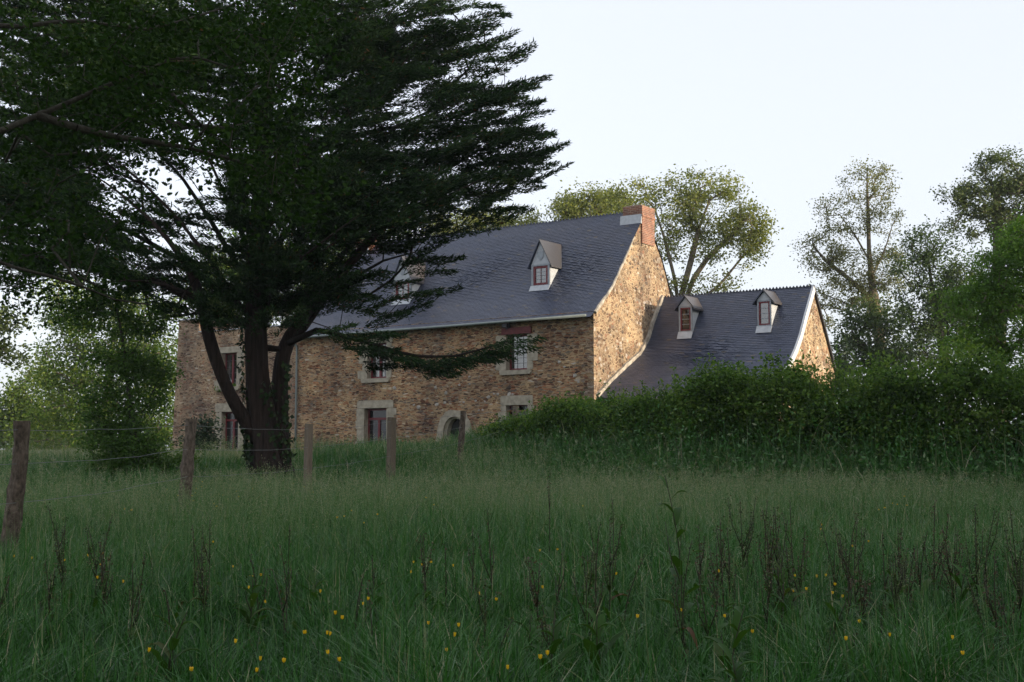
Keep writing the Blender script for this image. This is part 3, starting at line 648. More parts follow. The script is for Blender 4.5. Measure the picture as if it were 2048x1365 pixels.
# ------------------------------------------------------------------ great cypress
TD = 33.0
M_CYP = leaf_mat('cypress foliage', [(0, (.005, .012, .004)), (.35, (.012, .03, .009)), (.7, (.026, .058, .018)), (.93, (.052, .088, .024)), (1, (.09, .045, .018))], trans=.12, rough=.8, spec=.1)
def cypress():
    b0 = at(533, 935, TD); b0[2] = float(ground(b0[0], b0[1]))
    root = empty('cypress_tree', b0); tag(root, 'huge dark cypress with three stems in front of the house facade', 'tree')
    def P(l): return [at(x, y, TD+(r[0] if r else 0)) for x, y, *r in l]
    stems = []
    main = P([(541, 965), (538, 920), (522, 840), (513, 760), (511, 690), (508, 640), (512, 540), (520, 420), (530, 250), (545, 60), (560, -160)])
    rad = [.62, .45, .34, .3, .285, .275, .26, .22, .18, .13, .05]
    sec = P([(562, 950), (560, 860, .3), (559, 780, .4), (562, 720, .4), (574, 680, .4), (596, 648, .4), (634, 606, .3), (690, 540, 0), (750, 465, -.4), (800, 430, -.6), (880, 400, -1), (960, 360, -1)])
    rad2 = [.28, .23, .2, .19, .18, .15, .12, .12, .1, .065, .03, .01]
    left = P([(515, 880), (496, 852, -.2), (462, 800, -.6), (437, 740, -.9), (420, 690, -1), (408, 640, -1), (404, 600, -1), (380, 540, -1.2), (330, 470, -1.5), (280, 420, -1.8), (220, 370, -2), (170, 340, -2)])
    rad3 = [.2, .175, .155, .15, .15, .15, .14, .09, .06, .04, .025, .01]
    V_, F_ = [], []; base = 0
    def addtube(pts, rd, n, step=.35, flut=.13):
        nonlocal base
        q = resample(pts, step); seg = np.linalg.norm(np.diff(np.array(pts), axis=0), axis=1); s_ = np.concatenate([[0], np.cumsum(seg)])
        # smooth the polyline
        for _ in range(3): q[1:-1] = (q[:-2]+2*q[1:-1]+q[2:])/4
        r = np.interp(np.linspace(0, s_[-1], len(q)), s_, rd); ph = rng.uniform(0, 6, 4)
        wob = lambda i, th: 1+flut*np.sin(th*3+ph[0]+i*.05)+flut*.7*np.sin(th*5+ph[1]-i*.08)+flut*.5*np.sin(th*9+ph[2]+i*.03)+.03*math.sin(i*.9)
        v, f = sweep(q, r, n, True, wob); V_.append(v); F_.extend([tuple(i+base for i in k) for k in f]); base += len(v)
        return q
    addtube(main, rad, 36, .25); addtube(sec, rad2, 22, .25); addtube(left, rad3, 16, .3, .08)
    limbs_px = [
        # fan of limbs up and to the left
        [(508, 640), (470, 600, -.4), (420, 520, -1), (350, 430, -1.5), (280, 360, -1.8), (200, 300, -2)],
        [(510, 600), (480, 540, .5), (420, 440, .8), (360, 350, 1), (300, 290, 1), (250, 240, 1)],
        [(512, 560), (490, 480, -.6), (450, 390, -1.2), (410, 300, -1.6), (370, 210, -2), (330, 120, -2)],
        [(512, 520), (500, 440, .8), (470, 340, 1.4), (440, 240, 1.8), (420, 130, 2), (400, 30, 2)],
        [(507, 655), (440, 622, -.2), (380, 600, -.6), (310, 560, -1), (220, 530, -1.2), (130, 520, -1.3), (40, 510, -1.4)],
        [(509, 640), (440, 580, .6), (360, 520, 1.2), (270, 470, 1.6), (170, 420, 2), (60, 390, 2)],
        [(507, 660), (460, 640, .5), (410, 625, .6), (355, 632, .6), (300, 640, .6)],
        [(404, 600, -1), (350, 575, -1.6), (280, 560, -2.2), (210, 565, -2.6)],
        # right
        [(512, 560), (560, 480, .6), (620, 400, 1), (700, 320, 1.2), (800, 250, 1.2), (930, 190, 1)],
        [(516, 480), (570, 390, .8), (640, 290, 1.4), (730, 190, 1.8), (850, 110, 1.8), (1000, 40, 1)],
        [(522, 380), (570, 280, .6), (640, 170, 1), (730, 70, 1.2), (830, -20, 1)],
        [(566, 700, .4), (612, 655, 0), (650, 600, .6), (720, 500, 1.2), (830, 400, 1.6), (960, 330, 1.6), (1080, 295, 1.5)],
        [(580, 668, .4), (640, 560, 1), (720, 470, 1.6), (830, 380, 2), (960, 300, 2.2), (1080, 262, 2)],
        [(630, 610, .3), (700, 560, .8), (770, 520, 1), (830, 505, 1.1)],
        [(570, 690, .4), (635, 660, -.6), (690, 672, -1.4), (750, 690, -1.8), (820, 712, -2.), (900, 715, -2.1), (960, 700, -2.2), (1020, 682, -2.2)],
        [(640, 290, 1.4), (760, 260, 1.8), (900, 240, 1.8), (1040, 180, 1)],
        [(512, 640), (560, 560, -1.4), (600, 520, -2.4), (650, 480, -3.2), (720, 430, -3.6)],
        [(514, 560), (530, 470, -1.6), (560, 380, -2.8), (610, 300, -3.6), (660, 220, -4)],
        [(514, 600), (520, 500, 1.6), (560, 400, 3), (620, 320, 4), (700, 250, 4.4)],
    ]
    limbs = [np.array(main)]+[np.array(P(l)) for l in limbs_px]
    for k in range(17):
        y0 = 640-k*19; an = math.radians(158-k*4.2+rng.normal(0, 4)); ln = rng.uniform(300, 430); dz = rng.normal(0, 1.2)
        p = [(509+rng.normal(0, 6), y0)]
        for t in (.2, .45, .7, 1.): p.append((509+math.cos(an)*ln*t, y0-math.sin(an)*ln*t*(.8+.25*t)+28*math.sin(t*3)*rng.uniform(-.3, 1), dz*t))
        limbs_px.append(p)
    # foliage plates: points in envelope
    ells = [(880, 120, 130, 110, .6), (760, 60, 170, 140, .6), (930, 250, 150, 90, .65), (860, 330, 190, 90, .65), (980, 310, 110, 45, .7), (800, 200, 180, 150, .5), (700, 330, 170, 130, .55), (850, 410, 150, 45, .6),
            (640, 150, 150, 180), (720, 460, 120, 50), (620, 520, 110, 60), (560, 20, 200, 110), (600, 350, 130, 120), (540, 580, 110, 45), (640, 590, 110, 35, .8),
            (250, 60, 260, 120, 1.5), (120, 230, 170, 120, 1.6), (60, 400, 130, 90, 1.5), (140, 500, 150, 60, 1.2), (300, 170, 150, 90, .6), (150, 330, 110, 80, .9), (320, 320, 120, 70, .38), (400, 440, 90, 80, .3), (260, 440, 110, 50, .6), (330, 560, 140, 40, .9), (420, 120, 120, 110, .9),
            (495, 500, 50, 90, .8), (60, 540, 80, 40, .8), (480, 250, 90, 120, .7), (800, -120, 150, 100), (600, -180, 250, 120), (330, -140, 260, 100), (40, -60, 160, 120)]
    cl = np.concatenate([ell_points(ells, TD, 1850, yfac=.75, shell=.2), ell_points([(560, 430, 110, 130), (520, 300, 90, 120), (600, 560, 90, 50), (470, 590, 60, 35), (640, 420, 110, 90), (520, 560, 50, 60), (320, 530, 130, 30), (760, 400, 130, 70), (120, 380, 120, 60), (200, 480, 110, 35, .6), (250, 200, 140, 70), (455, 632, 60, 22, 1.6), (390, 618, 45, 18, 1.6), (560, 640, 40, 22, 1.4)], TD-1.9, 330, .5, .1)])
    tips_px = [(1000, 30), (985, 10), (960, 50), (935, 75), (930, 100), (1055, 100), (1030, 120), (1000, 110), (1060, 165), (1040, 185), (1050, 178), (1010, 195), (1055, 232), (1020, 240), (1090, 268), (1060, 262), (1030, 268), (1105, 298), (1075, 310), (1045, 315), (1098, 352), (1070, 345), (1040, 350), (1050, 378), (1010, 372), (985, 395), (1000, 412), (960, 425), (930, 420), (1020, 432), (990, 436), (940, 460), (900, 470), (885, 455),
               (700, 420), (860, 505), (840, 515), (830, 590), (800, 560), (760, 545), (730, 560), (690, 560), (820, 620), (780, 640), (850, 520), (600, 600), (560, 610), (900, 520), (870, 590), (770, 610), (710, 600), (870, 540)]
    tips = np.array([at(x-22, y+4, TD+rng.normal(0, .8)) for x, y in tips_px])
    lowb = np.array([at(x, y, TD-2.0+rng.normal(0, .25)) for x, y in [(655, 655), (680, 672), (705, 690), (730, 700), (755, 700), (775, 715), (800, 712), (820, 730), (840, 722), (858, 735), (880, 715), (900, 730), (915, 712), (935, 715), (955, 705), (975, 705), (1000, 692), (1018, 685), (720, 668), (745, 730), (870, 745), (765, 672)]])
    cl = np.concatenate([cl, tips, lowb])
    nodes, par = skeleton(limbs, cl, up=1.1, step=.45, wander=.07)
    e = np.where(par >= 0)[0]
    # keep only the limbs outside the hand-swept stems
    rmin = np.zeros(len(nodes)); i0 = 0
    for j, l in enumerate(limbs):
        m_ = len(resample(l, .45)); rmin[i0:i0+m_] = 0 if j == 0 else np.linspace(.085, .016, m_)*rng.uniform(.7, 1.15); i0 += m_
    Vt, Ft, R = limb_mesh(nodes, par, .01, .24, rmin)
    trunk = mesh_np('trunk', np.concatenate(V_)-b0, np.concatenate([np.array(f) for f in F_]), [len(f) for f in F_], M_BARK, root, smooth=True)
    mesh_np('limb', Vt-b0, Ft, 4, M_LIMB, root, smooth=True)['kind'] = 'stuff'
    # sprays: each point carries a flat plume of twigs pointing out and a little up
    out = cl-np.array([b0[0], b0[1], 0]); out[:, 2] = 0; out = unit(out)
    k = len(cl); ln = rng.uniform(.65, 1.3, k); low = np.zeros(k, bool); low[-len(lowb):] = True
    out[:, 2] = rng.normal(.2, .2, k); out[low, 2] = rng.normal(-.1, .1, low.sum()); out[low, 0] += .5; out = unit(out)
    npl = 360; d0 = np.repeat(out, npl, 0); c0 = np.repeat(cl, npl, 0)
    side = unit(np.cross(d0, np.array([[0, 0, 1.]]))); upv = np.cross(side, d0)
    t = rng.beta(1.3, 1.3, k*npl)*1.25-.4; L = np.repeat(ln, npl); wd = np.repeat(rng.uniform(.17, .36, k), npl)*(1.05-np.clip(t, 0, .85))
    # plumes: gather twigs into a few ropes
    rope = rng.integers(0, 7, k*npl); rk = (np.repeat(np.arange(k), npl)*7+rope); ra = rng.normal(size=k*7)[rk]; rb = rng.normal(size=k*7)[rk]
    pos = c0+d0*(t*L)[:, None]+side*(wd*(.9*ra*(.35+.65*np.clip(t+.4, 0, 1.2))+.17*rng.normal(size=k*npl)))[:, None]+upv*(wd*.45*(.9*rb*(.35+.65*np.clip(t+.4, 0, 1.2))+.28*rng.normal(size=k*npl)))[:, None]
    pos[:, 2] -= np.abs(ra)*wd*.2
    dd = unit(d0+.45*side*np.sign(ra)[:, None]*rng.uniform(0, 1, (k*npl, 1))+.5*rng.normal(size=(k*npl, 3))*np.array([1, 1, .8])+np.array([0, 0, .1]))
    dd[np.repeat(low, npl), 2] -= .35; dd = unit(dd)
    LL = rng.uniform(.07, .19, k*npl); Vl, Fl = rhombs(pos, dd, rand_dirs(k*npl, .6), LL, rng.uniform(.02, .04, k*npl), .4)
    v = np.clip(np.repeat(rng.normal(0, .13, k), npl)+rng.normal(.45, .18, k*npl)+.12*t, 0, .94); v[rng.random(k*npl) < .012] = 1
    mesh_np('crown', Vl-b0, Fl, 4, M_CYP, root, v=v)
    return main, sec
cy_main, cy_sec = cypress()

def ivy():
    m = leaf_mat('ivy', [(0, (.008, .02, .006)), (.6, (.016, .04, .01)), (1, (.04, .065, .018))], trans=.1, rough=.6, spec=.15)
    C_ = []; 
    specs = [(cy_main, .55, (640, 905), PI, 160), (cy_main, .55, (760, 930), .35, 0), (cy_sec, .33, (720, 925), -.2, 150), (cy_main, .6, (840, 930), PI*.9, 200), (cy_main, .6, (760, 925), -.1, 90)]
    for pl, r, (ya, yb), ang, n in specs:
        q = np.array(pl)
        for _ in range(n):
            y = rng.uniform(ya, yb); z = at(540, y, TD)[2]
            i = np.interp(z, q[:, 2], np.arange(len(q))); p = np.array([np.interp(i, np.arange(len(q)), q[:, k]) for k in range(3)])
            rr = np.interp(y, [640, 840, 930], [.31, .38, .5])*(r/.55); a = ang+rng.normal(0, .4) if abs(ang) > 1 else ang-rng.uniform(-.2, 1.0)
            dv = np.array([math.cos(a), -abs(math.sin(a)) if rng.random() < .8 else math.sin(a), 0]); C_.append((p+dv*(rr+rng.uniform(0, .09)), dv))
    c = np.array([a for a, _ in C_]); nn = np.array([b for _, b in C_]); n = len(c); b0 = at(533, 935, TD); b0[2] = ground(b0[0], b0[1])
    d = unit(np.array([0, 0, -.6])+rng.normal(0, .5, (n, 3))); Vl, Fl = rhombs(c, d, unit(nn+rng.normal(0, .4, (n, 3))), rng.uniform(.09, .17, n), rng.uniform(.08, .15, n), .4)
    o = mesh_np('ivy', Vl-b0, Fl, 4, m, v=rng.uniform(0, 1, n)); o.location = b0
    tag(o, 'dark ivy climbing the lower trunk of the big cypress', 'ivy')
ivy()

# ------------------------------------------------------------------ near oak reaching in from the left
M_OAKLEAF = leaf_mat('oak leaves', [(0, (.008, .02, .004)), (.5, (.016, .042, .007)), (1, (.038, .075, .014))], trans=.25, rough=.75, spec=.08)
def lobed(c, d, nr, L):
    """oak leaf: a lobed outline of 12 points"""
    s_ = unit(np.cross(d, nr)); n = len(c)
    prof = [(0, 0), (.18, .1), (.3, .24), (.4, .15), (.55, .31), (.66, .19), (.82, .27), (1, 0)]
    pts = prof+[(a, -b) for a, b in prof[-2:0:-1]]
    v = np.stack([c+d*(L*a)[:, None]+s_*(L*b)[:, None]+np.cross(s_, d)*(L*abs(b)*.35)[:, None] for a, b in pts], 1); return v.reshape(-1, 3), len(pts)
def oak():
    base = np.array([-7.6, 8.2, 0.]); base[2] = ground(base[0], base[1])-.1
    root = empty('oak_tree', base); tag(root, 'near oak whose leafy boughs reach in from the left edge before the cypress', 'tree')
    top = np.array([-7.0, 8.6, 3.4])
    P = lambda l: np.array([at(x, y, D) for x, y, D in l])
    limbs = [np.array([base, (-7.4, 8.3, 1.6), top, (-6.6, 8.6, 5.2), (-6.2, 8.0, 7.5), (-6.0, 7.2, 9.5)]),
             np.concatenate([[top], P([(-60, 290, 9.4), (0, 262, 9.8), (75, 232, 10.1), (150, 200, 10.4), (220, 168, 10.7), (285, 147, 11), (340, 118, 11.2), (400, 116, 11.4), (470, 140, 11.6), (560, 90, 11.8)])]),
             np.concatenate([P([(75, 232, 10.1), (110, 245, 10.1), (170, 260, 10.2), (240, 277, 10.4), (310, 285, 10.6), (400, 300, 10.8), (500, 330, 11), (590, 370, 11.2)])]),
             np.concatenate([[np.array([-7.2, 8.5, 2.4])], P([(-60, 500, 9), (0, 530, 9.3), (80, 547, 9.6), (150, 568, 9.9), (230, 600, 10.2), (300, 610, 10.4)])]),
             np.concatenate([[np.array([-6.5, 8.5, 5.6])], P([(0, 60, 10), (140, 40, 10.6), (300, 60, 11), (440, 20, 11.4), (560, -30, 11.8)])]),
             np.array([(-6.3, 8.2, 6.4), (-4.5, 6.5, 7.4), (-2.5, 5, 8), (0, 4, 8.3)]), np.array([(-6.6, 8.6, 4.8), (-5, 5, 6), (-3, 2, 6.8)]), np.array([(-6.4, 8.4, 5.6), (-8, 6, 7), (-9.5, 4, 7.6)])]
    ells = [(150, 120, 170, 110), (380, 80, 180, 90), (560, 120, 90, 110), (330, 230, 170, 70), (110, 300, 130, 70), (520, 300, 90, 70), (590, 390, 70, 55, 1.2), (60, 480, 100, 70), (170, 560, 110, 40, .7), (30, 620, 45, 70, .6), (260, 420, 120, 60, .35), (600, 30, 80, 60)]
    pts = []
    for e in ells:
        m = int(e[2]*e[3]*(e[4] if len(e) > 4 else 1)/450)
        for _ in range(m):
            r = math.sqrt(rng.random()); a = rng.uniform(0, 2*PI); pts.append(at(e[0]+e[2]*r*math.cos(a), e[1]+e[3]*r*math.sin(a), rng.uniform(9.6, 13.5)))
    cl = np.array(pts)
    ov = []
    for _ in range(110):
        a = rng.uniform(0, 2*PI); r = math.sqrt(rng.random())*5.6; ov.append((-4.8+r*math.cos(a)*1.15, 3.2+r*math.sin(a), rng.uniform(6.6, 10.5)))
    ov = np.array(ov); ov = ov[(ov[:, 2]-EYE) > .42*ov[:, 1]+.4]
    nodes, par = skeleton(limbs, np.concatenate([cl, ov]), up=.3, step=.3, wander=.16)
    rmin = np.zeros(len(nodes)); i0 = 0
    for j, l in enumerate(limbs):
        m_ = len(resample(l, .3)); rmin[i0:i0+m_] = np.linspace(.24, .07, m_) if j == 0 else np.linspace(.036, .006, m_); i0 += m_
    Vt, Ft, R = limb_mesh(nodes, par, .004, .06, rmin)
    mesh_np('trunk', Vt-base, Ft, 4, M_OAKBARK, root, smooth=True)
    n = 95; k = len(cl); c = np.repeat(cl, n, 0)+rng.normal(size=(k*n, 3))*np.array([.25, .25, .13]); d = rand_dirs(k*n, -.25, .7); nr = rand_dirs(k*n, .8)
    Vl, q = lobed(c, d, nr, rng.uniform(.035, .068, k*n)); v1 = np.clip(np.repeat(rng.normal(0, .15, k), n)+rng.normal(.45, .2, k*n), 0, 1)
    mesh_np('crown', Vl-base, np.arange(len(Vl)), q, M_OAKLEAF, root, v=v1)
    V2, F2, v2 = leaf_cloud(ov, 60, (.6, .6, .4), .2, asp=.6)
    mesh_np('upper_crown', V2-base, F2, 4, M_OAKLEAF, root, v=v2)
oak()

# ------------------------------------------------------------------ background trees
G_SUN = leaf_mat('sunlit leaves', [(0, (.085, .115, .03)), (.5, (.19, .225, .06)), (1, (.31, .32, .11))], trans=.5, spec=.15)  # brightness of the low sun put into the leaf colour
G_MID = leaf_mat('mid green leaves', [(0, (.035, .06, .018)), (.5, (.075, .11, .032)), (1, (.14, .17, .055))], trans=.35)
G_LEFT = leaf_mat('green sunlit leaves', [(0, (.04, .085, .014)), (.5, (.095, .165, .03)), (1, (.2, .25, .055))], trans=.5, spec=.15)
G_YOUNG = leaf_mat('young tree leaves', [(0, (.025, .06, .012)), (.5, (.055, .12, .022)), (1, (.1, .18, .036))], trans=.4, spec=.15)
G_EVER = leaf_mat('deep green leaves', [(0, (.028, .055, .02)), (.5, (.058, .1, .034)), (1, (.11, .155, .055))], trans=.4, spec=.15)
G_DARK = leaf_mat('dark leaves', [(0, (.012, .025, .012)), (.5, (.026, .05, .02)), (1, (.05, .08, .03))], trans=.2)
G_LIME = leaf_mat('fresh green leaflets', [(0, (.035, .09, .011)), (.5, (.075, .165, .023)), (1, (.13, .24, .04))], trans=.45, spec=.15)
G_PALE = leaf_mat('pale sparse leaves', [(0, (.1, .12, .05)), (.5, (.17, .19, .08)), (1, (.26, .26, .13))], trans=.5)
def backdrop_trees():
    g = 'trees standing behind and beside the house'
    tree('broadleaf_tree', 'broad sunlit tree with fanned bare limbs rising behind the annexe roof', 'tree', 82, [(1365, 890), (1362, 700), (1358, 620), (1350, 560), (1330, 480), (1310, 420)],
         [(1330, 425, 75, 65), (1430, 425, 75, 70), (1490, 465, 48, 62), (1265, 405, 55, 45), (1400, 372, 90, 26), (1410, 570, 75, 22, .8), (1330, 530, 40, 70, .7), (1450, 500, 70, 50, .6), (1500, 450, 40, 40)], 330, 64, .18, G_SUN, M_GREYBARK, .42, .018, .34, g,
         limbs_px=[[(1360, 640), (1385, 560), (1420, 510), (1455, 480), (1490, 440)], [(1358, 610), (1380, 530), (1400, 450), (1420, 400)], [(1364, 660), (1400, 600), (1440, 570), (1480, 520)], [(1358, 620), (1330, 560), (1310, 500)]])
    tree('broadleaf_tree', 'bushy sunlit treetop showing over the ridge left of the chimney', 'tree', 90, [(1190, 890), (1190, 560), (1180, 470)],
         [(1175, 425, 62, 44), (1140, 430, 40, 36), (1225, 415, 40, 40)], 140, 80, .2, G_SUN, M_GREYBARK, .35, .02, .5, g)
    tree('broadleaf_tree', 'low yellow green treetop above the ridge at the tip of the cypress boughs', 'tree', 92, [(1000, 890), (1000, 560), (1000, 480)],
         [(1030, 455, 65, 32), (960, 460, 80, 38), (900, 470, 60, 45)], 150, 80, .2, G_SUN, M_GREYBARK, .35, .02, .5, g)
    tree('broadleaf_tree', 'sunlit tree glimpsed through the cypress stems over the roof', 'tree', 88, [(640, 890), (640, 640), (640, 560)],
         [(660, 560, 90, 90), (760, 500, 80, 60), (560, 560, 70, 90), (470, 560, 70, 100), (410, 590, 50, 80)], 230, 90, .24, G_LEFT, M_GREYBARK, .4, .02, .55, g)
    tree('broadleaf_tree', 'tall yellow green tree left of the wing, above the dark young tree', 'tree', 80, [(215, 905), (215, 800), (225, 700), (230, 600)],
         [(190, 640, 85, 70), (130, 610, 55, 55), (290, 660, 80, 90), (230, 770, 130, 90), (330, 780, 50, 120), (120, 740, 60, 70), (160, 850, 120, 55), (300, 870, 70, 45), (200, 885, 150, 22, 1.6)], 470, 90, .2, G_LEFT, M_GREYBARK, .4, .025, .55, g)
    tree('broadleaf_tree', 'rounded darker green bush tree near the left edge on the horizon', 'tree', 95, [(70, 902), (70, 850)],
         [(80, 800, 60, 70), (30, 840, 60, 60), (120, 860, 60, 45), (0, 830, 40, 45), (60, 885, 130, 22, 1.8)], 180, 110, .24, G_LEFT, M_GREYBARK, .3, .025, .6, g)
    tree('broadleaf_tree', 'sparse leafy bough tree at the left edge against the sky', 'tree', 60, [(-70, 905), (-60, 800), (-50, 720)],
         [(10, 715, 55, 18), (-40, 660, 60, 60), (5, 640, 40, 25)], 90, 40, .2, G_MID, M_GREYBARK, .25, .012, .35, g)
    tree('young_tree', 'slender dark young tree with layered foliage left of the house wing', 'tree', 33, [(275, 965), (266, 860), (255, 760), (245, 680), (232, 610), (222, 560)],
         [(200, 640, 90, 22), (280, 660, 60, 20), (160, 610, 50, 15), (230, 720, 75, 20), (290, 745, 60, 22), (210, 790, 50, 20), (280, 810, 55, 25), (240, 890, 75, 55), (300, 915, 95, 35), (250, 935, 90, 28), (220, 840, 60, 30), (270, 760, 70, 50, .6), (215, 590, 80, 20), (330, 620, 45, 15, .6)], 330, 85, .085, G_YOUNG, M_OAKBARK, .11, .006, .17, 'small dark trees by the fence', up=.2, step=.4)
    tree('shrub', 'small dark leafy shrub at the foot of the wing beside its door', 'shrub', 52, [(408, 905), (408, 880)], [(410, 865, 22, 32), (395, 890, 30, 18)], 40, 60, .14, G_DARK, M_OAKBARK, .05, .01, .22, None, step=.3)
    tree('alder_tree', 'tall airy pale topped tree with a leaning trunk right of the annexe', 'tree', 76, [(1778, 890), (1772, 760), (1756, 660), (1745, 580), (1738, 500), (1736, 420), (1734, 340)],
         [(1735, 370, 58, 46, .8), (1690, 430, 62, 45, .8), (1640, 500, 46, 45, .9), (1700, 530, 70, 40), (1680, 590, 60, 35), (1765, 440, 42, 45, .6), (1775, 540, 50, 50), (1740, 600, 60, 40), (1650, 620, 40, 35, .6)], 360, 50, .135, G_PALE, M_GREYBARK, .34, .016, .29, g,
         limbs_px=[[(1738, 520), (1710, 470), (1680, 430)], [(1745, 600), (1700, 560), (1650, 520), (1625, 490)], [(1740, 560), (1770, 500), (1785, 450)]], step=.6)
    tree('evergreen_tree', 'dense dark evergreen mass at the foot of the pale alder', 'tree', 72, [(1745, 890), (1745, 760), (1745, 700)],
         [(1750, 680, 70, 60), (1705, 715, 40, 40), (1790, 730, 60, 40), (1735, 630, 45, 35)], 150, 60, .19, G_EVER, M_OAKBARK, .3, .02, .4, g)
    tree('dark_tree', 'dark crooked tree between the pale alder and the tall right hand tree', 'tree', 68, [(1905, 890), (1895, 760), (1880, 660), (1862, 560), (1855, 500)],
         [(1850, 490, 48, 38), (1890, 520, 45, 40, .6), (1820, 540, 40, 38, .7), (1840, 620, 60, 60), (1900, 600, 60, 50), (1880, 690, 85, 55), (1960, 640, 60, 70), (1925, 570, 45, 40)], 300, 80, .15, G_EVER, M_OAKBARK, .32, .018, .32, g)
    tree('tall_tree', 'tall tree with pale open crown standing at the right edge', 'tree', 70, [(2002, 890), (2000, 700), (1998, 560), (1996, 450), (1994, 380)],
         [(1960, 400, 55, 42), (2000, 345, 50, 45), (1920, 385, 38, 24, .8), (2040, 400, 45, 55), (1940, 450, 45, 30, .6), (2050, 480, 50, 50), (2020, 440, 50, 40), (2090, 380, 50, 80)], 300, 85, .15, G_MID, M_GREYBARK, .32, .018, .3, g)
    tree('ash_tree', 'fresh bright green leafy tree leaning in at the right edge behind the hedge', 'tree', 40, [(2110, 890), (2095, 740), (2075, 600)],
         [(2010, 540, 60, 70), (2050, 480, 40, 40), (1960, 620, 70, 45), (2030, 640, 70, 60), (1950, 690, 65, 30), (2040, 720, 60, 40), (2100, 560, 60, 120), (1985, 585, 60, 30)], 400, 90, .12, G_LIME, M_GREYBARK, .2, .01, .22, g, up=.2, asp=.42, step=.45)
    tree('shrub', 'small dark sapling top behind the hedge next to the annexe gable', 'shrub', 60, [(1682, 890), (1682, 780)], [(1682, 715, 14, 38), (1690, 745, 26, 22), (1665, 760, 30, 14)], 50, 45, .16, G_DARK, M_OAKBARK, .05, .01, .26, None, step=.4)
backdrop_trees()
def shade_wood():
    """the wood outside the picture on the right that keeps the meadow in shade"""
    V_, F_, v_, b = [], [], [], 0; VT, FT, bt = [], [], 0
    spots = [(27+rng.uniform(-3, 12), y+rng.uniform(-2, 2), rng.uniform(15, 21)) for y in np.arange(-26, 27, 2.6)]+[(46+rng.uniform(-3, 6), y, rng.uniform(18, 24)) for y in np.arange(-26, 16, 4.5)]
    for x, y, h in spots:
        zg = float(ground(x, y)); k = 120; d = rand_dirs(k); c = np.array([x, y, zg+h*.52])+d*rng.uniform(.5, 1, (k, 1))*np.array([h*.26, h*.26, h*.46]); c[:26, 2] = zg+rng.uniform(.3, 4.5, 26); c[:26, :2] = np.array([x, y])+rng.normal(0, 1.8, (26, 2))
        Vl, Fl, v = leaf_cloud(c, 34, (.8, .8, .6), .62); V_.append(Vl); F_.append(Fl+b); v_.append(v); b += len(Vl)
        p = np.array([[x, y, zg], [x, y, zg+h*.7]]); Vt, Ft = frusta(p[:1], p[1:], np.array([.3]), np.array([.08]), 7); VT.append(Vt); FT.append(Ft+bt); bt += len(Vt)
    o = mesh_np('shade_wood', np.concatenate(V_), np.concatenate(F_), 4, G_DARK, v=np.concatenate(v_)); tag(o, 'dense unseen wood right of the meadow, placed there to shade it', 'shade_wood', kind='stuff')
    t = mesh_np('trunks', np.concatenate(VT), np.concatenate(FT), 4, M_OAKBARK, o); t['kind'] = 'stuff'
shade_wood()

